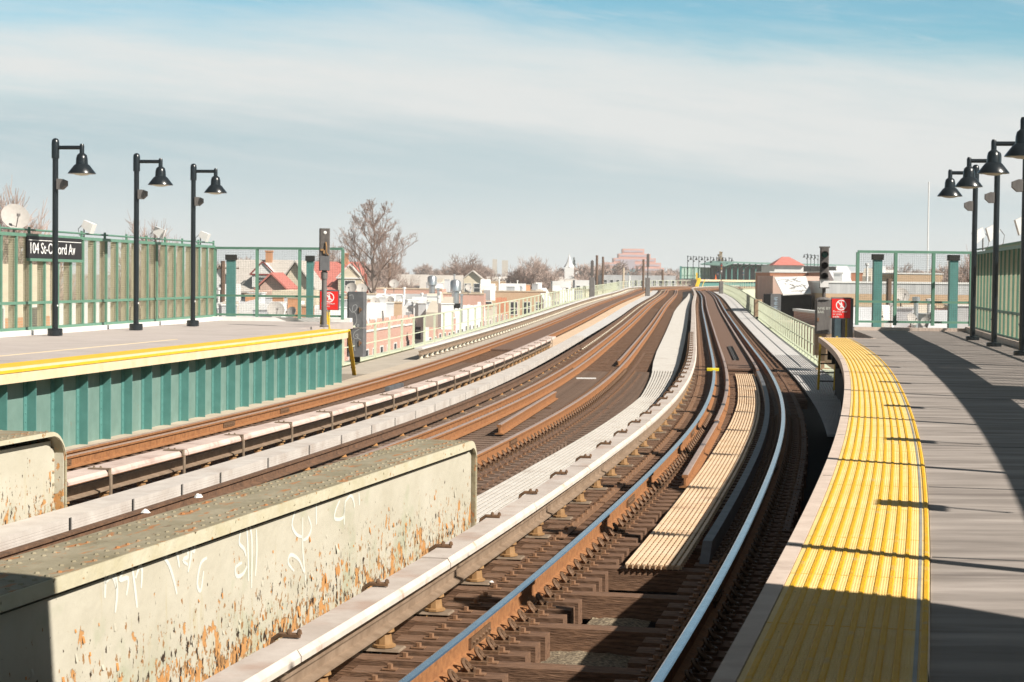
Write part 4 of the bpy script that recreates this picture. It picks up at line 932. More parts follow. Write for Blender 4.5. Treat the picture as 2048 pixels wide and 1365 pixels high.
b = MB(); b.sbox(39.6, 39.85, OL-.62, OL-.5, -.10, -.03); b.build('marker', mat('orange_marker', (.7, .16, .03), .6), t)
# ------------------------------------------------------------------ ground
GZ = -6.9
b = MB(); b.add([(-5000, -400, GZ), (5000, -400, GZ), (5000, 9000, GZ), (-5000, 9000, GZ)], [(0, 1, 2, 3)])
struct(b.build('ground', mat('town_ground', (.14, .125, .105), .95, scale=.03, col2=(.26, .225, .19))))
b = MB(); q = list(range(-30, 420, 6)); 
for a, c in zip(q, q[1:]): b.add([pt(a, -17.5)*1, pt(a, 7.5)*1, pt(c, 7.5)*1, pt(c, -17.5)*1], [(0, 1, 2, 3)])
b.v = [(x, y, GZ+.01) for x, y, z in b.v]; struct(b.build('road', mat('worn_asphalt', (.05, .05, .05), .9, scale=1, var=.3)))
for o0, o1 in ((-22, -17.5), (7.5, 11.5)):
    b = MB()
    for a, c in zip(q, q[1:]):
        A = [pt(a, o0), pt(a, o1), pt(c, o1), pt(c, o0)]
        b.hexa([(p.x, p.y, GZ+.004) for p in A]+[(p.x, p.y, GZ+.15) for p in A])
    struct(b.build('pavement', mat('concrete_pavement', (.28, .27, .25), .9)))
# ------------------------------------------------------------------ building materials
B = {}
B['red'] = bricks('red_brick', (.52, .25, .18), (.46, .21, .15), (.62, .53, .46), 3.2)
B['rust'] = bricks('rust_brick', (.46, .17, .08), (.40, .14, .07), (.42, .25, .17), 3.2)
B['tan'] = bricks('tan_brick', (.52, .36, .22), (.47, .31, .19), (.55, .42, .30), 3.2)
B['orange'] = bricks('orange_brick', (.55, .25, .11), (.48, .21, .09), (.50, .32, .22), 3.2)
B['pink'] = mat('pinkish_render', (.60, .42, .34), .85, scale=.8, var=.1)
B['white'] = mat('white_render', (.70, .69, .67), .8, scale=.7, var=.08)
B['cream'] = mat('cream_siding', (.62, .54, .41), .8, scale=.8, var=.1, stretch=(1, 1, 6))
B['beige'] = mat('beige_render', (.52, .46, .38), .85, scale=.7, var=.1)
B['grey'] = mat('grey_render', (.42, .42, .42), .8, scale=.9, var=.15)
B['metal'] = mat('grey_metal_siding', (.40, .40, .40), .6, scale=2, col2=(.56, .56, .55), stretch=(2, 2, .1))
B['roofw'] = mat('silver_roof_coat', (.48, .48, .49), .7, scale=.35, col2=(.66, .66, .66), det=4)
B['roofd'] = mat('dark_roof_felt', (.10, .095, .09), .9, scale=.5, col2=(.2, .19, .18))
B['shingle'] = mat('grey_beige_shingle', (.43, .39, .345), .9, scale=1.2, col2=(.52, .475, .43), stretch=(1, 1, 5))
B['redroof'] = mat('red_roof_tile', (.46, .145, .115), .8, scale=1.5, col2=(.55, .20, .165), stretch=(1, 1, 5))
B['coping'] = mat('tan_coping', (.55, .44, .32), .85, scale=1, var=.12)
B['glass'] = mat('window_glass', (.05, .055, .06), .12, scale=1)
B['trim'] = mat('white_trim', (.72, .71, .68), .6, var=.05)
B['maroon'] = mat('maroon_trim', (.22, .04, .035), .7)
B['pinkhi'] = mat('pink_tower_panel', (.62, .33, .26), .8, scale=.06, var=.1)
B['pinkpale'] = mat('pale_tower_band', (.42, .36, .40), .5, scale=.1, var=.12)
B['dish'] = mat('dish_white', (.68, .68, .67), .5, var=.05)
B['vent'] = mat('galvanised_vent', (.55, .56, .57), .3, .8, var=.15)
B['wood'] = mat('pole_wood', (.15, .095, .065), .9, scale=4, var=.3, stretch=(4, 4, .5))
def window(b, x, z, w, h, y, m=0, face=-1):
    b.box(x-w/2-.08, x+w/2+.08, y-.06, y-.002, z-.08, z, m+1); b.box(x-w/2-.07, x+w/2+.07, y-.05, y-.002, z+h, z+h+.07, m+1)
    b.box(x-w/2-.07, x-w/2, y-.05, y-.002, z, z+h, m+1); b.box(x+w/2, x+w/2+.07, y-.05, y-.002, z, z+h, m+1)
    b.box(x-w/2, x+w/2, y-.02, y-.002, z, z+h, m); b.box(x-w/2, x+w/2, y-.035, y-.021, z+h*.48, z+h*.53, m+1)
def flat_house(label, p, w, d, zt, wall, rz=0., roof='roofw', coping=None, wins=(2, 1), peak=0, peakm=None, name='flat_roofed_house', cat='house', group=None, lower=None):
    p = Vector((p[0], p[1], GZ)); t = thing(name, label, cat, p, rz, group); H = zt-GZ; b = MB(); z0 = 0
    if lower: b.box(0, w, 0, d, 0, lower[1]-GZ); b.build('lower_wall', B[lower[0]], t, local=True); b = MB(); z0 = lower[1]-GZ+.002
    th_ = .25
    b.box(0, w, 0, th_, z0, H); b.box(0, w, d-th_, d, z0, H); b.box(0, th_, th_, d-th_, z0, H); b.box(w-th_, w, th_, d-th_, z0, H)
    if peak:
        n = int(peak)
        for k in range(n):
            x0 = w*k/n+.25; x1 = w*(k+1)/n-.25; b.prism([(x0, .003, H), (x1, .003, H), ((x0+x1)/2+.2, .003, H+.75), ((x0+x1)/2-.2, .003, H+.75)], (0, th_-.006, 0))
    b.build('wall', B[wall], t, local=True)
    b = MB(); b.box(th_, w-th_, th_, d-th_, H-.55, H-.40); rf = b.build('roof', B[roof], t, local=True)
    if coping:
        b = MB(); b.box(-.06, w+.06, -.06, th_+.03, H+.002, H+.12); b.box(-.06, th_+.03, th_+.035, d, H+.002, H+.12); b.build('coping', B[coping], rf, local=True)
    for j in range(wins[1]):
        for i in range(wins[0]):
            b = MB(); window(b, w*(i+.5)/wins[0], H-2.5-j*2.9, min(1.1, w/wins[0]*.5), 1.35, 0); b.build('window', [B['glass'], B['trim']], t, local=True)
    return t
def gable_house(label, p, w, d, ze, zr, wall, roof, rz=0., front=True, chim=False, dormer=None, name='gabled_house', trim='trim', group=None):
    p = Vector((p[0], p[1], GZ)); t = thing(name, label, 'house', p, rz, group); e, r = ze-GZ, zr-GZ; b = MB()
    b.box(0, w, 0, d, 0, e)
    if front: b.prism([(0, 0, e+.001), (w, 0, e+.001), (w/2, 0, r-.1)], (0, d, 0))
    else: b.prism([(0, 0, e+.001), (0, d, e+.001), (0, d/2, r-.1)], (w, 0, 0))
    b.build('wall', B[wall], t, local=True); b = MB(); k = .45
    if front:
        for s0, s1 in (((-k, e-.3), (w/2, r)), ((w+k, e-.3), (w/2, r))):
            b.hexa([(s0[0], -k, s0[1]), (s0[0], d+k, s0[1]), (s1[0], d+k, s1[1]), (s1[0], -k, s1[1]), (s0[0], -k, s0[1]+.18), (s0[0], d+k, s0[1]+.18), (s1[0], d+k, s1[1]+.18), (s1[0], -k, s1[1]+.18)])
    else:
        for y0, y1 in ((-k, d/2), (d+k, d/2)):
            b.hexa([(-k, y0, e-.3), (w+k, y0, e-.3), (w+k, y1, r), (-k, y1, r), (-k, y0, e-.12), (w+k, y0, e-.12), (w+k, y1, r+.18), (-k, y1, r+.18)])
    rf = b.build('roof', B[roof], t, local=True)
    if chim: b = MB(); b.box(w*.55, w*.55+.7, d*.45, d*.45+.7, r-1, r+1.0); b.box(w*.55-.06, w*.55+.76, d*.45-.06, d*.45+.76, r+1.003, r+1.15); b.build('chimney', B['orange'], rf, local=True)
    if dormer:
        x, dw, z, dh, wl, tr = dormer; y = -.25; b = MB(); z -= GZ
        b.box(x, x+dw, y, d*.4, z, z+dh); b.prism([(x, y, z+dh+.002), (x+dw, y, z+dh+.002), (x+dw/2, y, z+dh+dw*.55)], (0, d*.42, 0)); dm = b.build('dormer', B[wl], t, local=True)
        b = MB(); b.box(x-.25, x+dw+.25, y-.12, y-.002, z+dh-.07, z+dh+.08)
        for sx in (0, dw):
            b.bar((x+sx+(.2 if sx else -.2), y-.06, z+dh), (x+dw/2, y-.06, z+dh+dw*.55+.12), .14, .16, upv=(0, 1, 0))
        b.build('dormer_trim', B[tr], dm, local=True); b = MB(); window(b, x+dw/2, z+.35, dw*.42, dh-.65, y); b.build('window', [B['glass'], B['trim']], dm, local=True)
    for i in (0, 1):
        b = MB(); window(b, w*(.27+.46*i), e-1.9, .9, 1.3, 0); b.build('window', [B['glass'], B['trim']], t, local=True)
    return t
def span(u0, u1, v, d): return W(u0, v, d), W(u1, v, d)
def FB(label, u0, u1, v, d, depth, wall, **k):      # flat building whose top edge is seen at v
    a, c = span(u0, u1, v, d); return flat_house(label, a, (c-a).length, depth, (a.z+c.z)/2, wall, **k)
def GB(label, u0, u1, vr, ve, d, depth, wall, roof, **k):
    a, c = span(u0, u1, vr, d); e = W(u0, ve, d); return gable_house(label, a, (c-a).length, depth, e.z, a.z, wall, roof, **k)
# ------------------------------------------------------------------ the terrace facing the viaduct on the left
kinds = [(90, 151, 'red'), (151, 172, 'white'), (172, 183, 'beige'), (183, 220, 'rust'), (220, 234, 'pink'), (234, 262, 'beige'), (262, 276, 'white'), (276, 330, 'cream')]
nth = {}; ordn = ['first', 'second', 'third', 'fourth', 'fifth', 'sixth', 'seventh', 'eighth', 'ninth', 'tenth', 'eleventh', 'twelfth']
nice = {'red': 'red brick', 'white': 'white fronted', 'beige': 'beige', 'rust': 'rust coloured brick', 'pink': 'pinkish', 'cream': 'cream'}
s = 92.
while s < 318:
    kd = [k for a, c, k in kinds if a <= s < c][0]; w = 5.6; nth[kd] = nth.get(kd, 0)+1
    zt = float(np.interp(s, [90, 150, 180, 230, 300], [-1.15, -1.1, -.55, -.1, .4]))+rnd.uniform(-.12, .12)
    flat_house('%s terraced house, %s of its colour along the left railing' % (nice[kd], ordn[min(11, nth[kd]-1)]), pt(s, -22), w-.03, 15, zt, kd, math.pi/2-th(s), peak=2 if kd in ('red', 'white', 'rust') else 0, coping='coping' if kd in ('beige', 'pink', 'cream') else ('trim' if kd == 'red' else None), wins=(2, 2), name='terraced_house', group='terraced houses along the avenue')
    s += w
# ------------------------------------------------------------------ other buildings left of the tracks, from far to near
FB('long grey flat roofed building below the pink tower', 1205, 1352, 551, 430, 40, 'grey', roof='roofd', wins=(12, 1))
FB('white low building under the church', 1150, 1190, 561, 380, 14, 'white', wins=(3, 1))
FB('low tan building with dark flat roof in the middle distance', 965, 1010, 564, 300, 14, 'tan', roof='roofd', coping='coping', wins=(3, 1))
FB('white box house with silver roof beyond the terrace', 1000, 1052, 568, 285, 14, 'white', wins=(3, 1))
FB('grey white house left of the slim signal', 1105, 1142, 563, 330, 12, 'white', wins=(2, 1))
FB('orange brick house behind the low tan building', 1030, 1062, 557, 420, 12, 'orange', wins=(3, 1))
GB('pale gabled house behind the two silver vents', 925, 965, 543, 560, 290, 12, 'cream', 'shingle', front=True)
GB('long beige roofed house behind the roof vents', 846, 918, 553, 576, 245, 10, 'white', 'shingle', front=False)
GB('white house with low gable beside the big bare tree', 795, 850, 551, 568, 320, 12, 'white', 'shingle', front=False)
GB('red roofed house with a cream dormer behind the left signal', 630, 716, 526, 582, 205, 9, 'cream', 'redroof', front=False, chim=True, dormer=(2.6, 2.6, -.55+1.0, 1.75, 'cream', 'trim'))
GB('grey roofed house with a white maroon trimmed dormer behind the left end panel', 462, 568, 522, 580, 190, 9, 'pink', 'shingle', front=False, chim=True, dormer=(2.2, 2.2, 1.2, 1.3, 'trim', 'maroon'))
GB('cream house with white gable left of the left signal', 556, 626, 524, 578, 180, 10, 'cream', 'shingle', front=True)
GB('small maroon roofed house in the middle of the left end panel', 520, 566, 549, 574, 165, 8, 'pink', 'redroof', front=True)
GB('white gabled house at the left corner of the left end panel', 424, 456, 530, 560, 230, 10, 'white', 'shingle', front=True)
FB('brick building with pale coping behind the silver roofs', 753, 884, 579, 190, 12, 'red', coping='coping', wins=(6, 1))
FB('brick building with pale coping right of the silver vents', 880, 968, 589, 180, 12, 'red', coping='coping', wins=(4, 1))
FB('tan building standing over the terrace', 964, 1092, 584, 205, 12, 'tan', coping='coping', wins=(5, 1))
FB('grey patched wall building behind the dark equipment case', 760, 872, 590, 172, 10, 'grey', wins=(3, 1))
FB('low building with pale cornice behind the dark equipment case', 640, 752, 589, 160, 12, 'white', coping='coping', wins=(5, 1))
FB('white building seen through the left end panel, on its left', 423, 446, 569, 150, 10, 'white', wins=(1, 1))
FB('pinkish wall seen through the left end panel', 498, 546, 583, 148, 12, 'pink', wins=(3, 1))
FB('cream flat building seen through the right of the left end panel', 544, 632, 582, 142, 12, 'cream', wins=(3, 1))
FB('silver roofed low building below the left end panel', 430, 560, 607, 118, 14, 'white', wins=(4, 1))
FB('silver roofed low building left of the dark equipment case', 560, 706, 618, 122, 15, 'white', wins=(4, 1))
FB('silver roofed low building behind the terrace parapets', 724, 850, 612, 138, 13, 'white', wins=(4, 1))
# the small houses further out
def far_houses():
    r = random.Random(33); Z0 = GZ+7.2; protos = []
    specs = [('g', 'white', 'shingle', True), ('g', 'cream', 'shingle', False), ('f', 'white', 0, 0), ('f', 'tan', 0, 0), ('g', 'white', 'redroof', True), ('f', 'pink', 0, 0), ('g', 'beige', 'shingle', False), ('f', 'white', 0, 0)]
    lab = 'one of the small pale houses scattered among the far trees'; grp = 'small houses among the far trees'
    for k in range(78):
        f = r.random()**.8; d = 240+560*f; u = r.uniform(410, 1190) if k < 62 else r.uniform(1640, 2060)
        if u > 1040 and d < 420: d = 520
        p = W(u, 560, d); i = k % len(specs); sp = specs[i]; h = r.uniform(.72, 1.12)
        if k < len(specs):
            w = r.uniform(6, 9)
            t = gable_house(lab, p, w, 9, GZ+5.2, GZ+8.6, sp[1], sp[2], r.uniform(-.3, .3), front=sp[3], group=grp) if sp[0] == 'g' else flat_house(lab, p, w+3, 10, GZ+7.0, sp[1], r.uniform(-.2, .2), group=grp, coping='trim', wins=(3, 1))
            protos.append(t)
        else:
            t = dup(protos[i], (p.x, p.y, GZ), r.uniform(-.35, .35), lab, grp); t.scale = (1, 1, h)
far_houses()
# behind the left fence
flat_house('cream sided house with orange brick base just behind the left fence', pt(25, -18.8), 9.6, 9, 3.0, 'cream', math.pi/2-th(30), lower=('orange', 1.55), wins=(4, 1))
flat_house('second cream sided house behind the left fence, nearer its corner', pt(35.2, -18.9), 7.8, 9, 2.7, 'cream', math.pi/2-th(38), lower=('orange', 1.3), wins=(3, 1))
flat_house('white rendered house behind the corner of the left fence', pt(43.6, -19.2), 6, 9, 1.6, 'white', math.pi/2-th(45), wins=(2, 1))
# ------------------------------------------------------------------ right of the tracks
FB('white upper building under the red pagoda roof', 1549, 1607, 531, 270, 14, 'white', wins=(4, 1))
a = W(1550, 531, 269.9); c = W(1605, 531, 269.9); t = thing('pagoda_roof', 'red hipped pagoda roof on the white building right of the far station', 'roof', a); x = c-a; w = x.length
b = MB(); z = a.z+.03; k = .35; b.add([(a.x-k, a.y-k, z), (c.x+k, c.y-k, z), (c.x+k, c.y+5, z), (a.x-k, a.y+5, z), (a.x+w*.33, a.y+2.3, z+1.25), (a.x+w*.6, a.y+2.3, z+1.25)], [(0, 1, 5, 4), (1, 2, 5), (2, 3, 4, 5), (3, 0, 4), (3, 2, 1, 0)]); b.build('roof', B['redroof'], t)
FB('brown brick building behind the white awning', 1540, 1642, 546, 200, 12, 'rust', coping='trim', wins=(0, 0))
FB('brown brick strip of a building left of the right end panel', 1648, 1762, 546, 190, 12, 'rust', roof='roofw', coping='trim', wins=(5, 1))
FB('white rooftop house seen through the right end panel', 1758, 1792, 540, 175, 5, 'white', wins=(2, 1))
FB('tan brick building with white roof band seen through the right end panel', 1793, 1886, 549, 165, 10, 'tan', coping='trim', wins=(5, 1))
a, c = W(1652, 566, 118), W(2060, 569, 118)
t = flat_house('long grey metal sided shed over a tan brick wall on the right', a, (c-a).length, 16, a.z, 'metal', 0, lower=('tan', W(1700, 588, 118).z), coping='trim', wins=(0, 0), name='shed', cat='shed')
FB('red brick wall building below the right warning sign', 1648, 1716, 630, 84, 9, 'red', coping='trim', wins=(0, 0))
FB('low roof under the right end panel crowded with dishes', 1708, 1985, 668, 72, 22, 'pink', roof='roofw', wins=(0, 0))
# shop front, its shade painted in as a near-black wall, with a scrawled white awning
a = W(1552, 590, 122); c = W(1624, 590, 122); t = thing('corner_shop', 'dark shop front under a sloping white awning right of the railing', 'shop', (a.x, a.y, GZ)); b = MB()
b.hexa([(a.x, a.y+.0, GZ), (c.x, a.y, GZ), (c.x, a.y+6, GZ), (a.x, a.y+6, GZ), (a.x, a.y, a.z), (c.x, a.y, a.z), (c.x, a.y+6, a.z), (a.x, a.y+6, a.z)]); b.build('wall', M['dark'], t)
b = MB(); q0, q1 = W(1546, 552, 126), W(1640, 556, 126); b.box(q0.x, q1.x, 126, 134, GZ, q0.z); b.build('back_wall', B['pink'], t)
P = [W(1566, 589, 121), W(1622, 586, 121), W(1612, 553, 124), W(1549, 555, 124)]
b = MB(); b.hexa([p-Vector((0, 0, .08)) for p in P]+P); aw = b.build('awning', B['white'], t)
b = MB(); n = (P[1]-P[0]).cross(P[3]-P[0]).normalized(); n = n if n.z > 0 else -n; r = random.Random(5)
for k in range(26):
    q = P[0].lerp(P[1], r.uniform(.08, .9)).lerp(P[3].lerp(P[2], r.uniform(.08, .9)), r.uniform(.1, .9))+n*.012; dx = (P[1]-P[0]).normalized(); dy = (P[3]-P[0]).normalized(); L_ = r.uniform(.1, .35); an = r.uniform(0, 3.1); dd = dx*math.cos(an)+dy*math.sin(an); pp = dx*-math.sin(an)+dy*math.cos(an)
    b.add([q-dd*L_-pp*.025, q+dd*L_-pp*.025, q+dd*L_+pp*.025, q-dd*L_+pp*.025], [(0, 1, 2, 3)])
b.build('scrawl', M['greybox'], aw)
a = W(1541, 640, 112); t = thing('shop_sign', 'dark upright shop sign with pale blue characters beside the railing', 'sign', a); b = MB(); hz_ = W(1541, 588, 112).z-a.z
b.box(0, .62, 0, .12, -3, hz_); b.build('panel', M['darkbox'], t, local=True)
b = MB()
for k in range(5): z = hz_-.25-k*.27; b.box(.2, .42, -.006, -.001, z, z+.025); b.box(.2, .42, -.006, -.001, z-.12, z-.095); b.box(.29, .32, -.009, -.0065, z-.17, z+.05); b.box(.2, .225, -.006, -.001, z-.09, z-.005)
b.build('lettering', mat('pale_blue_letter', (.33, .42, .5), .6), t, local=True)
# ------------------------------------------------------------------ skyline pieces
def tower():
    d = 1500.; sc = d/FPX; base = W(1205, 560, d); t = thing('stepped_tower', 'pink stepped office block on the far skyline', 'building', (base.x, base.y, GZ))
    X0 = base.x; zz = lambda v: CAM_H-(v-558.)*sc
    tiers = [(1207, 1328, 536, 40), (1209, 1322, 526, 34), (1228, 1312, 517, 28), (1238, 1302, 508, 22), (1246, 1290, 498, 16)]; zl = 0
    for i, (u0, u1, v, dp) in enumerate(tiers):
        x0, x1 = (u0-1205)*sc, (u1-1205)*sc; z1 = zz(v)-GZ; b = MB(); b.box(x0, x1, 20-dp/2, 20+dp/2, zl, z1); b.build('tier', B['pinkhi'], t, local=True); b = MB(); k = zl+1.2 if i else z1-12
        while k < z1-1: b.box(x0+1, x1-1, 20-dp/2-.4, 20-dp/2-.05, k, k+1.5); k += 3.2
        b.build('window_band', B['pinkpale'], t, local=True); zl = z1+.01
    b = MB(); b.box((1240-1205)*sc, (1268-1205)*sc, -6, 1.5, 0, zz(522)-GZ); b.build('front_wing', B['pinkpale'], t, local=True)
tower()
b = MB(); a = W(1208, 533, 1300); c = W(1276, 543, 1300); t = flat_house('teal glass block at the foot of the pink tower', a, (c-a).length, 20, a.z-2, 'grey', 0, roof='roofd', wins=(0, 0)); 
for ch in KIDS(t):
    if ch.name.startswith('wall'): ch.data.materials[0] = mat('teal_glass', (.10, .20, .22), .3)
def church():
    d = 620.; k = d/FPX; o = W(1138, 560, d); t = thing('church', 'white church with a pointed steeple left of the tower', 'church', (o.x, o.y, GZ)); z = lambda v: CAM_H-(v-556.5)*k-GZ
    b = MB(); b.box(-1.6, 1.6, -1.6, 1.6, 0, z(535)); b.build('bell_tower', B['white'], t, local=True)
    b = MB(); b.lathe([(1.8, z(535)), (.9, z(526)), (.25, z(514)), (0.02, z(507))], 8); b.build('spire', B['white'], t, local=True)
    b = MB(); b.box(-1, 8, 2, 14, 0, z(552)); b.prism([(-1.4, 2, z(552)+.01), (8.4, 2, z(552)+.01), (3.5, 2, z(540))], (0, 12, 0)); b.build('nave', B['white'], t, local=True)
church()
for u, v, w, l in ((985, 519, 9, 'pale slab tower furthest left on the skyline'), (1004, 521, 12, 'pale slab tower next to the other one on the skyline'), (1285, 548, 60, 'long low pale block on the skyline')):
    a, c = W(u, v, 1600), W(u+w, v, 1600); flat_house(l, a, (c-a).length, 15, a.z, 'beige', 0, wins=(0, 0), name='tower_block', cat='building')
# ------------------------------------------------------------------ far station
def far_station():
    t = thing('station_platform', 'distant platform with yellow edge beyond the curve', 'platform', pt(318, -12, 1.17)); s0, s1 = 306., 400.
    strip(t, 'deck', M['platL'], s0, s1, C(-14.2), C(-10.4), .95, 1.16); strip(t, 'tactile_strip', M['yellow'], s0, s1, C(-10.4), C(-9.85), .95, 1.165); strip(t, 'edge_fascia', M['cream'], s0, s1, C(-9.85), C(-9.78), .85, 1.17)
    strip(t, 'side_wall', M['tealrib'], s0, s1, C(-10.15), C(-10.1), -.3, .95)
    tt = steps('yellow steps at the near end of the distant platform', pt(306, -10, 1.17), pt(304.5, -10, -.1), 1.0, M['yellow'], side=(1, -.3, 0)); b = MB(); b.bar(pt(304.4, -9.9, -.1), pt(305.9, -9.9, 1.3), .5, .3); b.bar(pt(305.9, -10.4, 1.1), pt(305.9, -10.4, 2.3), .25); b.build('handrail', M['yellow'], tt)
    f = fence('distant green fence behind the far lamp posts', [pt(309+1.6*k, -14.2, 1.17) for k in range(11)], wire=.6, fins=False, h=2.15, post=.1, outer=(-1, .3, 0), wirem='green')
    b = MB()
    for k in range(10): b.bar(pt(309+1.6*k, -14.3, 2.25), pt(310.6+1.6*k, -14.3, 2.25), .02, 2.0)
    b.build('panel', mat('pale_green_panel', (.27, .36, .31), .7), f)
    t = thing('mesh_fence', 'distant dark teal end panel of the far platform', 'fence', pt(309, -14, 1.17)); b = MB(); b.bar(pt(308.6, -14.2, .3), pt(308.6, -14.2, 3.4), .5, .3); b.build('post', M['tealrib'], t); b = MB(); b.bar(pt(308.6, -14, 1.3), pt(308.6, -11.8, 1.3), .06, .06); b.bar(pt(308.6, -14, 3.2), pt(308.6, -12.8, 3.2), .06, .06); b.build('rail', M['tealrib'], t)
    for k in range(8):
        s = 309+2.75*k; dup(L0, pt(s, -13.1, 1.17), -th(s), 'one of the tiny lamp posts in a row on the distant platform', 'lamp posts on the distant platform')
    for k in range(4):
        p = W(1614+7.2*k, 552, 340+6*k); dup(L0, p, math.pi-.3, 'tiny lamp post beside the red pagoda roof', 'far lamp posts beside the pagoda roof')
    t = thing('platform_canopy', 'green roofed canopy on the distant platform', 'canopy', pt(340, -12, 1.17)); b = MB(); q = list(range(323, 380, 6))
    for a, c in zip(q, q[1:]):
        b.hexa([pt(a, -14.2, 4.35), pt(a, -9.9, 4.1), pt(c, -9.9, 4.1), pt(c, -14.2, 4.35), pt(a, -14.2, 4.5), pt(a, -9.9, 4.4), pt(c, -9.9, 4.4), pt(c, -14.2, 4.5)])
    b.hexa([pt(318, -14.2, 3.75), pt(318, -9.8, 3.45), pt(323, -9.8, 4.1), pt(323, -14.2, 4.35), pt(318, -14.2, 3.9), pt(318, -9.8, 3.6), pt(323, -9.8, 4.4), pt(323, -14.2, 4.5)])
    b.build('roof', M['teal'], t)
    for k in range(13):
        b = MB(); s = 320+2.6*k; b.bar(pt(s, -11.2, 1.17), pt(s, -11.2, 4.2), .22); b.bar(pt(s, -11.2, 3.2), pt(s, -9.9, 4.1), .15); b.build('column', M['tealrib'], t)
    b = MB()
    for a, c in zip(q, q[1:]): b.bar(pt(a, -14.25, 2.6), pt(c, -14.25, 2.6), .06, 2.9)
    b.build('back_wall', M['darkbox'], t)
far_station()
def person(label, p, rz, top, trousers, lean=0.):
    t = thing('person', label, 'person', p, rz)
    co = [(0, 0, .92), (.09, 0, .9), (.10, .02, .48), (.10, 0, .06), (.10, -.14, .03), (-.09, 0, .9), (-.11, -.03, .48), (-.11, .02, .06), (-.11, -.12, .03), (0, 0, 1.15), (0, .01, 1.40), (0, 0, 1.50), (0, -.02, 1.62), (0, -.02, 1.74), (.2, 0, 1.41), (.25, .02, 1.14), (.22, -.12, .92), (-.2, 0, 1.41), (-.25, .02, 1.14), (-.22, -.1, .92)]
    ed = [(0, 1), (1, 2), (2, 3), (3, 4), (0, 5), (5, 6), (6, 7), (7, 8), (0, 9), (9, 10), (10, 11), (11, 12), (12, 13), (10, 14), (14, 15), (15, 16), (10, 17), (17, 18), (18, 19)]
    ra = [.14, .1, .075, .05, .045, .1, .075, .05, .045, .14, .13, .055, .09, .085, .07, .05, .04, .07, .05, .04]
    me = bpy.data.meshes.new('body'); me.from_pydata(co, ed, []); o = bpy.data.objects.new('body', me); COL.objects.link(o)
    m = o.modifiers.new('s', 'SKIN'); 
    if not me.skin_vertices: o.modifiers.remove(m); bpy.context.view_layer.objects.active = o; m = o.modifiers.new('s', 'SKIN')
    lay = me.skin_vertices[0].data if me.skin_vertices else None
    if lay:
        for i, r in enumerate(ra): lay[i].radius = (r, r)
        lay[0].use_root = True
    o.modifiers.new('d', 'SUBSURF').levels = 1
    dg = bpy.context.evaluated_depsgraph_get(); me2 = bpy.data.meshes.new_from_object(o.evaluated_get(dg)); bpy.data.objects.remove(o)
    ms = [top, trousers, mat('skin', (.40, .24, .17), .6), mat('dark_hair', (.03, .022, .018), .8)]
    me2.materials.clear()
    for x in ms: me2.materials.append(x)
    for f in me2.polygons:
        z = f.center.z; f.material_index = 1 if z < .95 and abs(f.center.x) < .18 else 2 if 1.5 < z and not (z > 1.68 or f.center.y > .03) else 3 if z > 1.5 else 2 if z < 1.0 else 0
        f.use_smooth = True
    ob = bpy.data.objects.new('body', me2); COL.objects.link(ob); ob.parent = t
nb = mat('dark_blue_coat', (.03, .045, .08), .8); gr_ = mat('grey_coat', (.10, .10, .12), .8); jn = mat('dark_trousers', (.03, .035, .05), .8)
person('person in a dark coat standing alone on the distant platform', pt(318.6, -11.2, 1.17), .4, nb, jn)
person('person in grey waiting under the distant canopy', pt(328, -11.4, 1.17), -.5, gr_, jn)
person('person in a dark jacket at the right of the waiting group under the distant canopy', pt(329.5, -10.9, 1.17), 1.0, nb, jn)
p = pt(317.2, -11.0, 1.17); t = thing('traffic_cone', 'tiny orange cone on the distant platform', 'cone', p); b = MB(); b.box(-.2, .2, -.2, .2, 0, .04); b.lathe([(.16, .04), (.03, .9), (0, .91)], 10); b.build('body', mat('orange_cone', (.75, .16, .03), .6), t, local=True)
# ------------------------------------------------------------------ roof clutter
def dish0():
    t = thing('satellite_dish', 'x', 'dish'); b = MB(); n = 16; k = 5; vs = []; q = Matrix.Rotation(R(62), 3, 'X')
    for off in (0, -.03):
        for i in range(k+1):
            r = .5*i/k
            for j in range(n): vs.append(q @ Vector((r*math.cos(2*math.pi*j/n), r*math.sin(2*math.pi*j/n), .55*r*r+off)) + Vector((0, 0, .85)))
    fs = [(o+i*n+j, o+i*n+(j+1) % n, o+(i+1)*n+(j+1) % n, o+(i+1)*n+j) for o in (0, (k+1)*n) for i in range(k) for j in range(n)]+[(k*n+j, k*n+(j+1) % n, (2*k+1)*n+(j+1) % n, (2*k+1)*n+j) for j in range(n)]
    b.add(vs, fs); b.build('reflector', B['dish'], t, True)
    b = MB(); b.tube([(0, .1, 0), (0, .1, .75), (0, .03, .85)], .04, 6); b.build('mast', M['greybox'], t); b = MB(); b.tube([(0, -.15, .42), (0, -.55, .95)], .018, 5); b.box(-.05, .05, -.62, -.52, .9, 1.0); b.build('feed_arm', M['greybox'], t); return t
D0 = dish0(); first = True
def dish(label, u, v, d, sc=1., rz=0., group='satellite dishes on the roofs', m=None):
    global first
    p = W(u, v, d); t = D0 if first else dup(D0, (0, 0, 0), 0, label, group); first = False
    t['label'] = label; t['group'] = group
    if m:
        for c in KIDS(t):
            if c.name.startswith('reflector'): c.material_slots[0].link = 'OBJECT'; c.material_slots[0].material = m
    t.location = p-Vector((0, 0, .85*sc)); t.rotation_euler = (0, 0, rz); t.scale = (sc,)*3; t['category'] = 'dish'
dish('large tan satellite dish behind the left fence, left of the name board', 29, 437, 50, .78, .5, m=mat('tan_mesh_dish', (.40, .37, .34), .8, scale=6, var=.1))
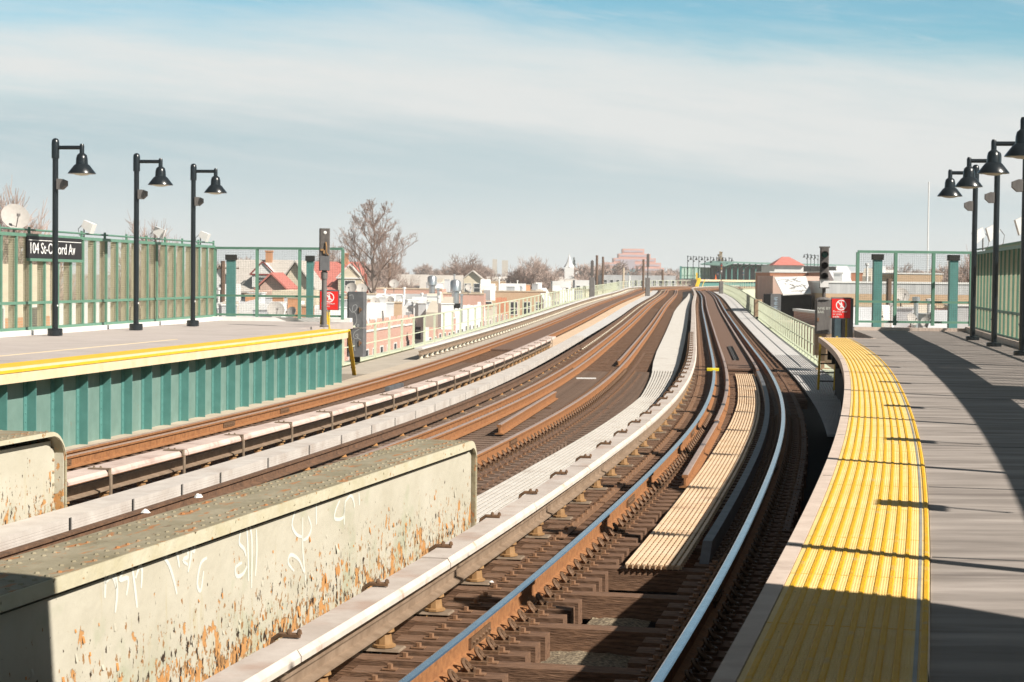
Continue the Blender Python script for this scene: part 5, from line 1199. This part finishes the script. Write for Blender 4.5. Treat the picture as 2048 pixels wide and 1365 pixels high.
for i, (u, v, d, sc, rz, l) in enumerate([(788, 569, 180, .95, .1, 'round white dish right of the big bare tree'), (937, 577, 178, .8, .5, 'white dish on the brick roof right of the silver vents'), (703, 578, 158, 1.05, -.3, 'left of two white dishes above the dark equipment case'), (723, 579, 158, 1.0, .2, 'right of two white dishes above the dark equipment case'), (551, 622, 112, 1.1, .3, 'big white dish in the middle of the left end panel'), (583, 627, 112, .8, -.6, 'tilted grey dish in the right of the left end panel'), (750, 605, 140, .75, .2, 'white dish just right of the dark equipment case'), (780, 603, 140, .7, -.2, 'white dish on the silver roof in front of the patched wall'), (1655, 556, 186, 1.4, .2, 'white dish right of the right signal head'), (1803, 592, 105, .9, .2, 'white dish against the tan brick wall'), (1823, 640, 70, .5, .5, 'large white dish low in the right end panel'), (1853, 645, 72, .45, -.4, 'round white dish low beside the panel post on the right')]):
    dish(l, u, v, d, sc, rz)
def vent(label, u, v, d, sc=1.):
    p = W(u, v, d); t = thing('roof_vent', label, 'vent', p, 0, 'roof vents'); b = MB(); b.lathe([(.28*sc, -1.0*sc), (.28*sc, 0), (.42*sc, .05*sc), (.42*sc, .75*sc), (.3*sc, .9*sc), (0, .95*sc)], 12); b.build('cowl', B['vent'], t, True, local=True); b = MB(); b.box(-.4*sc, .4*sc, -.4*sc, .4*sc, -1.3*sc, -.9*sc); b.build('base', M['black'], t, local=True)
vent('right of two tall silver roof vents', 911, 584, 172, 1.2); vent('left of two tall silver roof vents', 864, 572, 185, 1.1)
r = random.Random(12)
def clutter(n, u0, u1, v0, v1, d0, d1, where):
    for k in range(n):
        f = r.random(); u = r.uniform(u0, u1); v = v0+(v1-v0)*f; d = d1+(d0-d1)*f; p = W(u, v, d); kk = r.choice(['box', 'hatch', 'pipe', 'box', 'hatch', 'chim'])
        if kk == 'box':
            t = thing('roof_unit', 'pale roof box '+where, 'roof unit', p, r.uniform(-.4, .4), 'small boxes and pipes on the roofs'); b = MB(); w, h = r.uniform(.5, 1.3), r.uniform(.4, .9); b.box(-w/2, w/2, -.4, .4, -1, h); b.build('housing', B[r.choice(['roofw', 'white', 'grey'])], t, local=True); b = MB(); b.box(-w/2-.05, w/2+.05, -.46, .46, h+.002, h+.07); b.build('lid', B['trim'], t, local=True)
        elif kk == 'hatch':
            t = thing('roof_hatch', 'sloping roof hatch '+where, 'roof hatch', p, r.uniform(-.5, .5), 'small boxes and pipes on the roofs'); b = MB(); w = r.uniform(.7, 1.5); b.prism([(-w/2, -.6, -1), (-w/2, .6, -1), (-w/2, .6, .8), (-w/2, -.6, .1)], (w, 0, 0)); b.build('cover', B[r.choice(['roofw', 'white', 'beige'])], t, local=True)
        elif kk == 'pipe':
            t = thing('vent_pipe', 'thin vent pipe '+where, 'pipe', p, 0, 'small boxes and pipes on the roofs'); b = MB(); h = r.uniform(.5, 1.3); b.lathe([(.09, -1), (.09, h), (.15, h+.02), (.15, h+.18), (0, h+.2)], 8); b.build('pipe', B[r.choice(['vent', 'white'])], t, True, local=True)
        else:
            t = thing('chimney', 'small brick chimney '+where, 'chimney', p, 0, 'small boxes and pipes on the roofs'); b = MB(); b.box(-.35, .35, -.3, .3, -1, .8); b.build('stack', B[r.choice(['red', 'orange', 'tan'])], t, local=True); b = MB(); b.box(-.4, .4, -.35, .35, .802, .9); b.build('cap', B['coping'], t, local=True)
clutter(14, 435, 620, 600, 642, 108, 135, 'seen through the left end panel'); clutter(10, 640, 705, 600, 640, 118, 150, 'between the left signal and the dark case'); clutter(34, 740, 930, 604, 634, 128, 172, 'behind the terrace parapets'); clutter(20, 930, 1170, 574, 602, 200, 320, 'on the roofs beyond the terrace')
clutter(16, 1715, 1935, 642, 664, 70, 90, 'low in the right end panel'); clutter(8, 1655, 1760, 548, 566, 125, 180, 'above the grey shed'); clutter(10, 850, 1000, 560, 585, 190, 260, 'around the silver vents')
# ------------------------------------------------------------------ bare trees
TW = mat('bare_twigs', (.40, .30, .255), .9, scale=.6, var=.15); TK = mat('bare_bark', (.21, .165, .14), .9, scale=2, var=.25)
def tree_mesh(seed, h, spread, levels, n0=4, fine=2.0, up_=.5, lead=1.):
    r = random.Random(seed); trunk, crown = MB(), MB()
    def grow(p, d, L_, rad, lev):
        k = 3; pts = [p]; q = d
        for i in range(k):
            q = (q+Vector((r.uniform(-.16, .16), r.uniform(-.16, .16), r.uniform(-.05, .14)))).normalized(); pts.append(pts[-1]+q*L_/k)
        tgt = trunk if lev < 2 else crown; rad = max(rad, fine*.006)
        tgt.tube(pts, [rad, rad*.85, rad*.7, rad*.5], 6 if lev < 2 else 3, caps=False)
        if lev >= levels: return
        for i in range(n0 if lev else n0+1):
            f = r.uniform(.35, 1.) if lev else r.uniform(.45, 1.); j = min(k-1, int(f*k)); b0 = pts[j].lerp(pts[j+1], f*k-j)
            a = r.uniform(0, 2*math.pi); x = q.orthogonal().normalized(); y = q.cross(x); s_ = r.uniform(.45, .85)*spread
            nd = (q*(1-.25*s_)+(x*math.cos(a)+y*math.sin(a))*s_+Vector((0, 0, up_*.35))).normalized(); grow(b0, nd, L_*r.uniform(.56, .78)*(lead if lev == 0 else 1), rad*r.uniform(.42, .6), lev+1)
        grow(pts[-1], q, L_*.72*(lead if lev == 0 else 1), rad*.62, lev+1)
    grow(Vector((0, 0, 0)), Vector((0, 0, 1)), h*.34, h*.018, 0)
    return trunk, crown
def elm_mesh(seed, h):      # straight leader with evenly set ascending limbs
    r = random.Random(seed); trunk, crown = MB(), MB(); P = [Vector((.12*math.sin(k*1.7), .12*math.cos(k*1.3), h*k/10)) for k in range(11)]
    trunk.tube(P, [h*.019*(1-.088*k) for k in range(11)], 7, caps=False)
    def twig(p, d, L_, rad, lev):
        q = d; pts = [p]
        for i in range(3): q = (q+Vector((r.uniform(-.13, .13), r.uniform(-.13, .13), r.uniform(.0, .13)))).normalized(); pts.append(pts[-1]+q*L_/3)
        (trunk if lev == 0 else crown).tube(pts, [max(rad*f, .011) for f in (1, .8, .6, .4)], 5 if lev == 0 else 3, caps=False)
        if lev == 4: return
        for i in range((8, 4, 3, 3)[lev]):
            f = r.uniform(.25, 1.); j = min(2, int(f*3)); b0 = pts[j].lerp(pts[j+1], f*3-j); a = r.uniform(0, 6.28); x = q.orthogonal().normalized(); y = q.cross(x)
            twig(b0, (q*.9+(x*math.cos(a)+y*math.sin(a))*r.uniform(.35, .75)+Vector((0, 0, .15))).normalized(), L_*r.uniform(.38, .6), rad*.5, lev+1)
    for k in range(21):
        f = .42+.55*(k/20)**.9; z = h*f; a = k*2.4+r.uniform(-.4, .4); t_ = r.uniform(.6, .95); i = min(9, int(f*10)); p = P[i].lerp(P[i+1], f*10-i)
        twig(p, Vector((math.cos(a)*math.sin(t_), math.sin(a)*math.sin(t_), math.cos(t_))), h*(.34*(1.12-f)+.045), h*.0085*(1.25-f), 0)
    twig(P[10], Vector((0, 0, 1)), h*.06, .04, 1)
    return trunk, crown
PROT = []
for i, a in enumerate([(1, 18, .85, 6, 3, 2.0, .85, .74), (2, 12, 1.25, 5, 5, 4, .35), (3, 12, 1.1, 5, 5, 4, .5), (5, 10, 1.3, 4, 5, 2, .3), (8, 12, 1.25, 5, 4, 9, .35), (9, 12, 1.05, 5, 4, 9, .45)]):
    t = thing('bare_tree', 'x', 'tree'); tr, cr = elm_mesh(4, 18.) if i == 0 else tree_mesh(*a); tr.build('trunk', TK, t, True); cr.build('crown', TW, t); PROT.append([t, a[1], False])
def tree(i, u, v, d, label, group=None, wide=1., rz=0., hgt=None):
    pr = PROT[i]; t = pr[0] if not pr[2] else dup(pr[0], (0, 0, 0), 0, label, group); pr[2] = True
    top = W(u, v, d); hz_ = max(v_ for v_ in [max(x.z for x in [Vector(c) for c in ch.bound_box]) for ch in KIDS(t)])
    k = (top.z-GZ)/hz_; t.location = (top.x, top.y, GZ); t.scale = (k*wide, k*wide, k); t.rotation_euler = (0, 0, rz); t['label'] = label; t['category'] = 'tree'
    if group: t['group'] = group
tree(0, 748, 396, 190, 'tallest bare tree, rising beside the red roofed house', wide=1.12, rz=.4)
tree(1, 925, 500, 330, 'wide bare tree behind the silver roof vents', wide=1.15)
tree(2, 1082, 506, 420, 'bare tree just left of the church', wide=1.2, rz=1.)
tree(1, 325, 420, 130, 'bare tree behind the left fence by the middle lamp post', wide=.62, rz=2.)
tree(2, -14, 350, 95, 'bare tree at the left edge of the picture', wide=.7, rz=3.)
tree(3, 690, 500, 240, 'bare tree behind the red roofed house', wide=1.1, rz=.8)
tree(1, 650, 482, 260, 'bare tree directly behind the left signal head', wide=.9, rz=4)
tree(3, 812, 520, 300, 'low bare tree right of the tallest tree', wide=1.2, rz=2)
tree(2, 1945, 488, 150, 'bare tree behind the lamp posts on the right', wide=.75, rz=5)
tree(3, 1262, 540, 700, 'bare tree in front of the pink tower', wide=1.3, rz=2.2); tree(3, 1215, 541, 640, 'bare tree at the left foot of the pink tower', wide=1.3)
tree(2, 1340, 534, 560, 'bare tree just left of the distant lamp posts', wide=1.2, rz=.3)
r = random.Random(21)
for k in range(170):
    d = r.uniform(380, 1500); u = r.uniform(380, 1400) if k < 130 else r.uniform(1640, 2060); h = r.uniform(9, 15.5)
    top = CAM_H; v = 555+.0109*(u-1024)-(GZ+h-CAM_H)/d*FPX
    tree(4+k % 2, u, v, d, 'one of the many small bare trees along the hazy horizon', 'bare trees along the horizon', wide=r.uniform(1.1, 1.5), rz=r.uniform(0, 6))
# evergreen by the far station, and the other evergreen by the church
def conifer(label, u, v, d, wide, yellow=False):
    top = W(u, v, d); h = top.z-GZ; t = thing('evergreen_tree', label, 'tree', (top.x, top.y, GZ)); b = MB(); b.lathe([(.25, 0), (.04, h)], 6); b.build('trunk', TK, t, local=True); b = MB(); r = random.Random(label)
    for k in range(900):
        f = r.random()**.7; z = h*(.35+.65*(1-f)) ; a = r.uniform(0, 6.28); q = wide*(f*.9+.08)*r.random()**.5; p = Vector((q*math.cos(a), q*math.sin(a), z)); s = r.uniform(.15, .4)
        x = Vector((r.uniform(-1, 1), r.uniform(-1, 1), r.uniform(-.6, .4)))*s; y = Vector((r.uniform(-1, 1), r.uniform(-1, 1), r.uniform(-.6, .4)))*s; b.add([p-x, p+y, p+x, p-y], [(0, 1, 2, 3)], 1 if yellow and z > h*.82 else 0)
    b.build('crown', [mat('dark_needles', (.035, .05, .03), .9, var=.4), mat('tawny_leaves', (.32, .23, .12), .9, var=.3)], t, local=True)
conifer('evergreen with tawny top beside the distant lamp posts', 1441, 503, 420, 2.6, True); conifer('dark evergreen next to the church steeple', 1148, 515, 700, 2.2)
# ------------------------------------------------------------------ poles
def pole(label, u, v, d, rad=.14, arm=0, name='utility_pole', m='wood', tilt=0.):
    top = W(u, v, d); t = thing(name, label, 'pole', (top.x+tilt, top.y, GZ)); b = MB(); b.tube([(0, 0, 0), (-tilt, 0, top.z-GZ)], [rad*1.2, rad], 7); b.build('shaft', B[m] if m in B else M[m], t, local=True)
    if arm: b = MB(); z = top.z-GZ-.6; b.bar((-arm-tilt, 0, z), (arm-tilt, 0, z), .12); b.build('crossarm', B['wood'], t, local=True)
pole('taller of two brown wooden poles right of the slim signal', 1194, 511, 240, .16); pole('shorter of two brown wooden poles right of the slim signal', 1206, 514, 250, .15)
pole('wooden pole partly hidden by the tallest thin signal', 1287, 519, 260, .16); pole('leaning dark pole in front of the grey building', 1325, 540, 300, .18, tilt=.3)
pole('pale pole left of the pink tower', 1247, 536, 380, .22, m='coping'); pole('second pale pole below the pink tower', 1259, 552, 380, .18, m='white')
pole('wooden utility pole right of the tallest tree', 779, 526, 210, .15, 1.1); pole('wooden utility pole seen through the left end panel', 446, 522, 150, .18, 1.3)
pole('tall thin white antenna mast over the right end panel', 1858, 364, 260, .09, name='antenna_mast', m='white'); pole('brown post against the grey shed on the right', 1778, 558, 108, .16)
a = W(866, 684, 160); t = thing('shop_sign', 'small orange sign with a pale blue bottle shape under the white terrace', 'sign', a, math.pi/2-th(152)-1.2); b = MB(); b.box(-.42, .42, 0, .1, -.3, .3); b.build('panel', mat('orange_sign', (.72, .25, .02), .6), t, local=True); b = MB(); b.prism([(-.08, -.004, -.25), (.1, -.004, -.25), (.1, -.004, .05), (.05, -.004, .2), (-.03, -.004, .2), (-.08, -.004, .05)], (0, .003, 0)); b.build('emblem', mat('pale_blue_mark', (.35, .55, .65), .6), t, local=True)
# ------------------------------------------------------------------ air
HAZE = .00030
if HAZE:
    b = MB(); b.box(-1300, 1300, -120, 1750, GZ-1, 40); hz = b.build('haze', mat('haze_air', (1, 1, 1)))
    nt = hz.data.materials[0].node_tree
    for n in list(nt.nodes):
        if n.type != 'OUTPUT_MATERIAL': nt.nodes.remove(n)
    pv = nt.nodes.new('ShaderNodeVolumePrincipled'); pv.inputs['Color'].default_value = (1, .985, .97, 1); pv.inputs['Density'].default_value = HAZE; pv.inputs['Anisotropy'].default_value = 0.0
    nt.links.new(pv.outputs[0], nt.nodes['Material Output'].inputs['Volume']); tag(hz, None, None, kind='stuff')
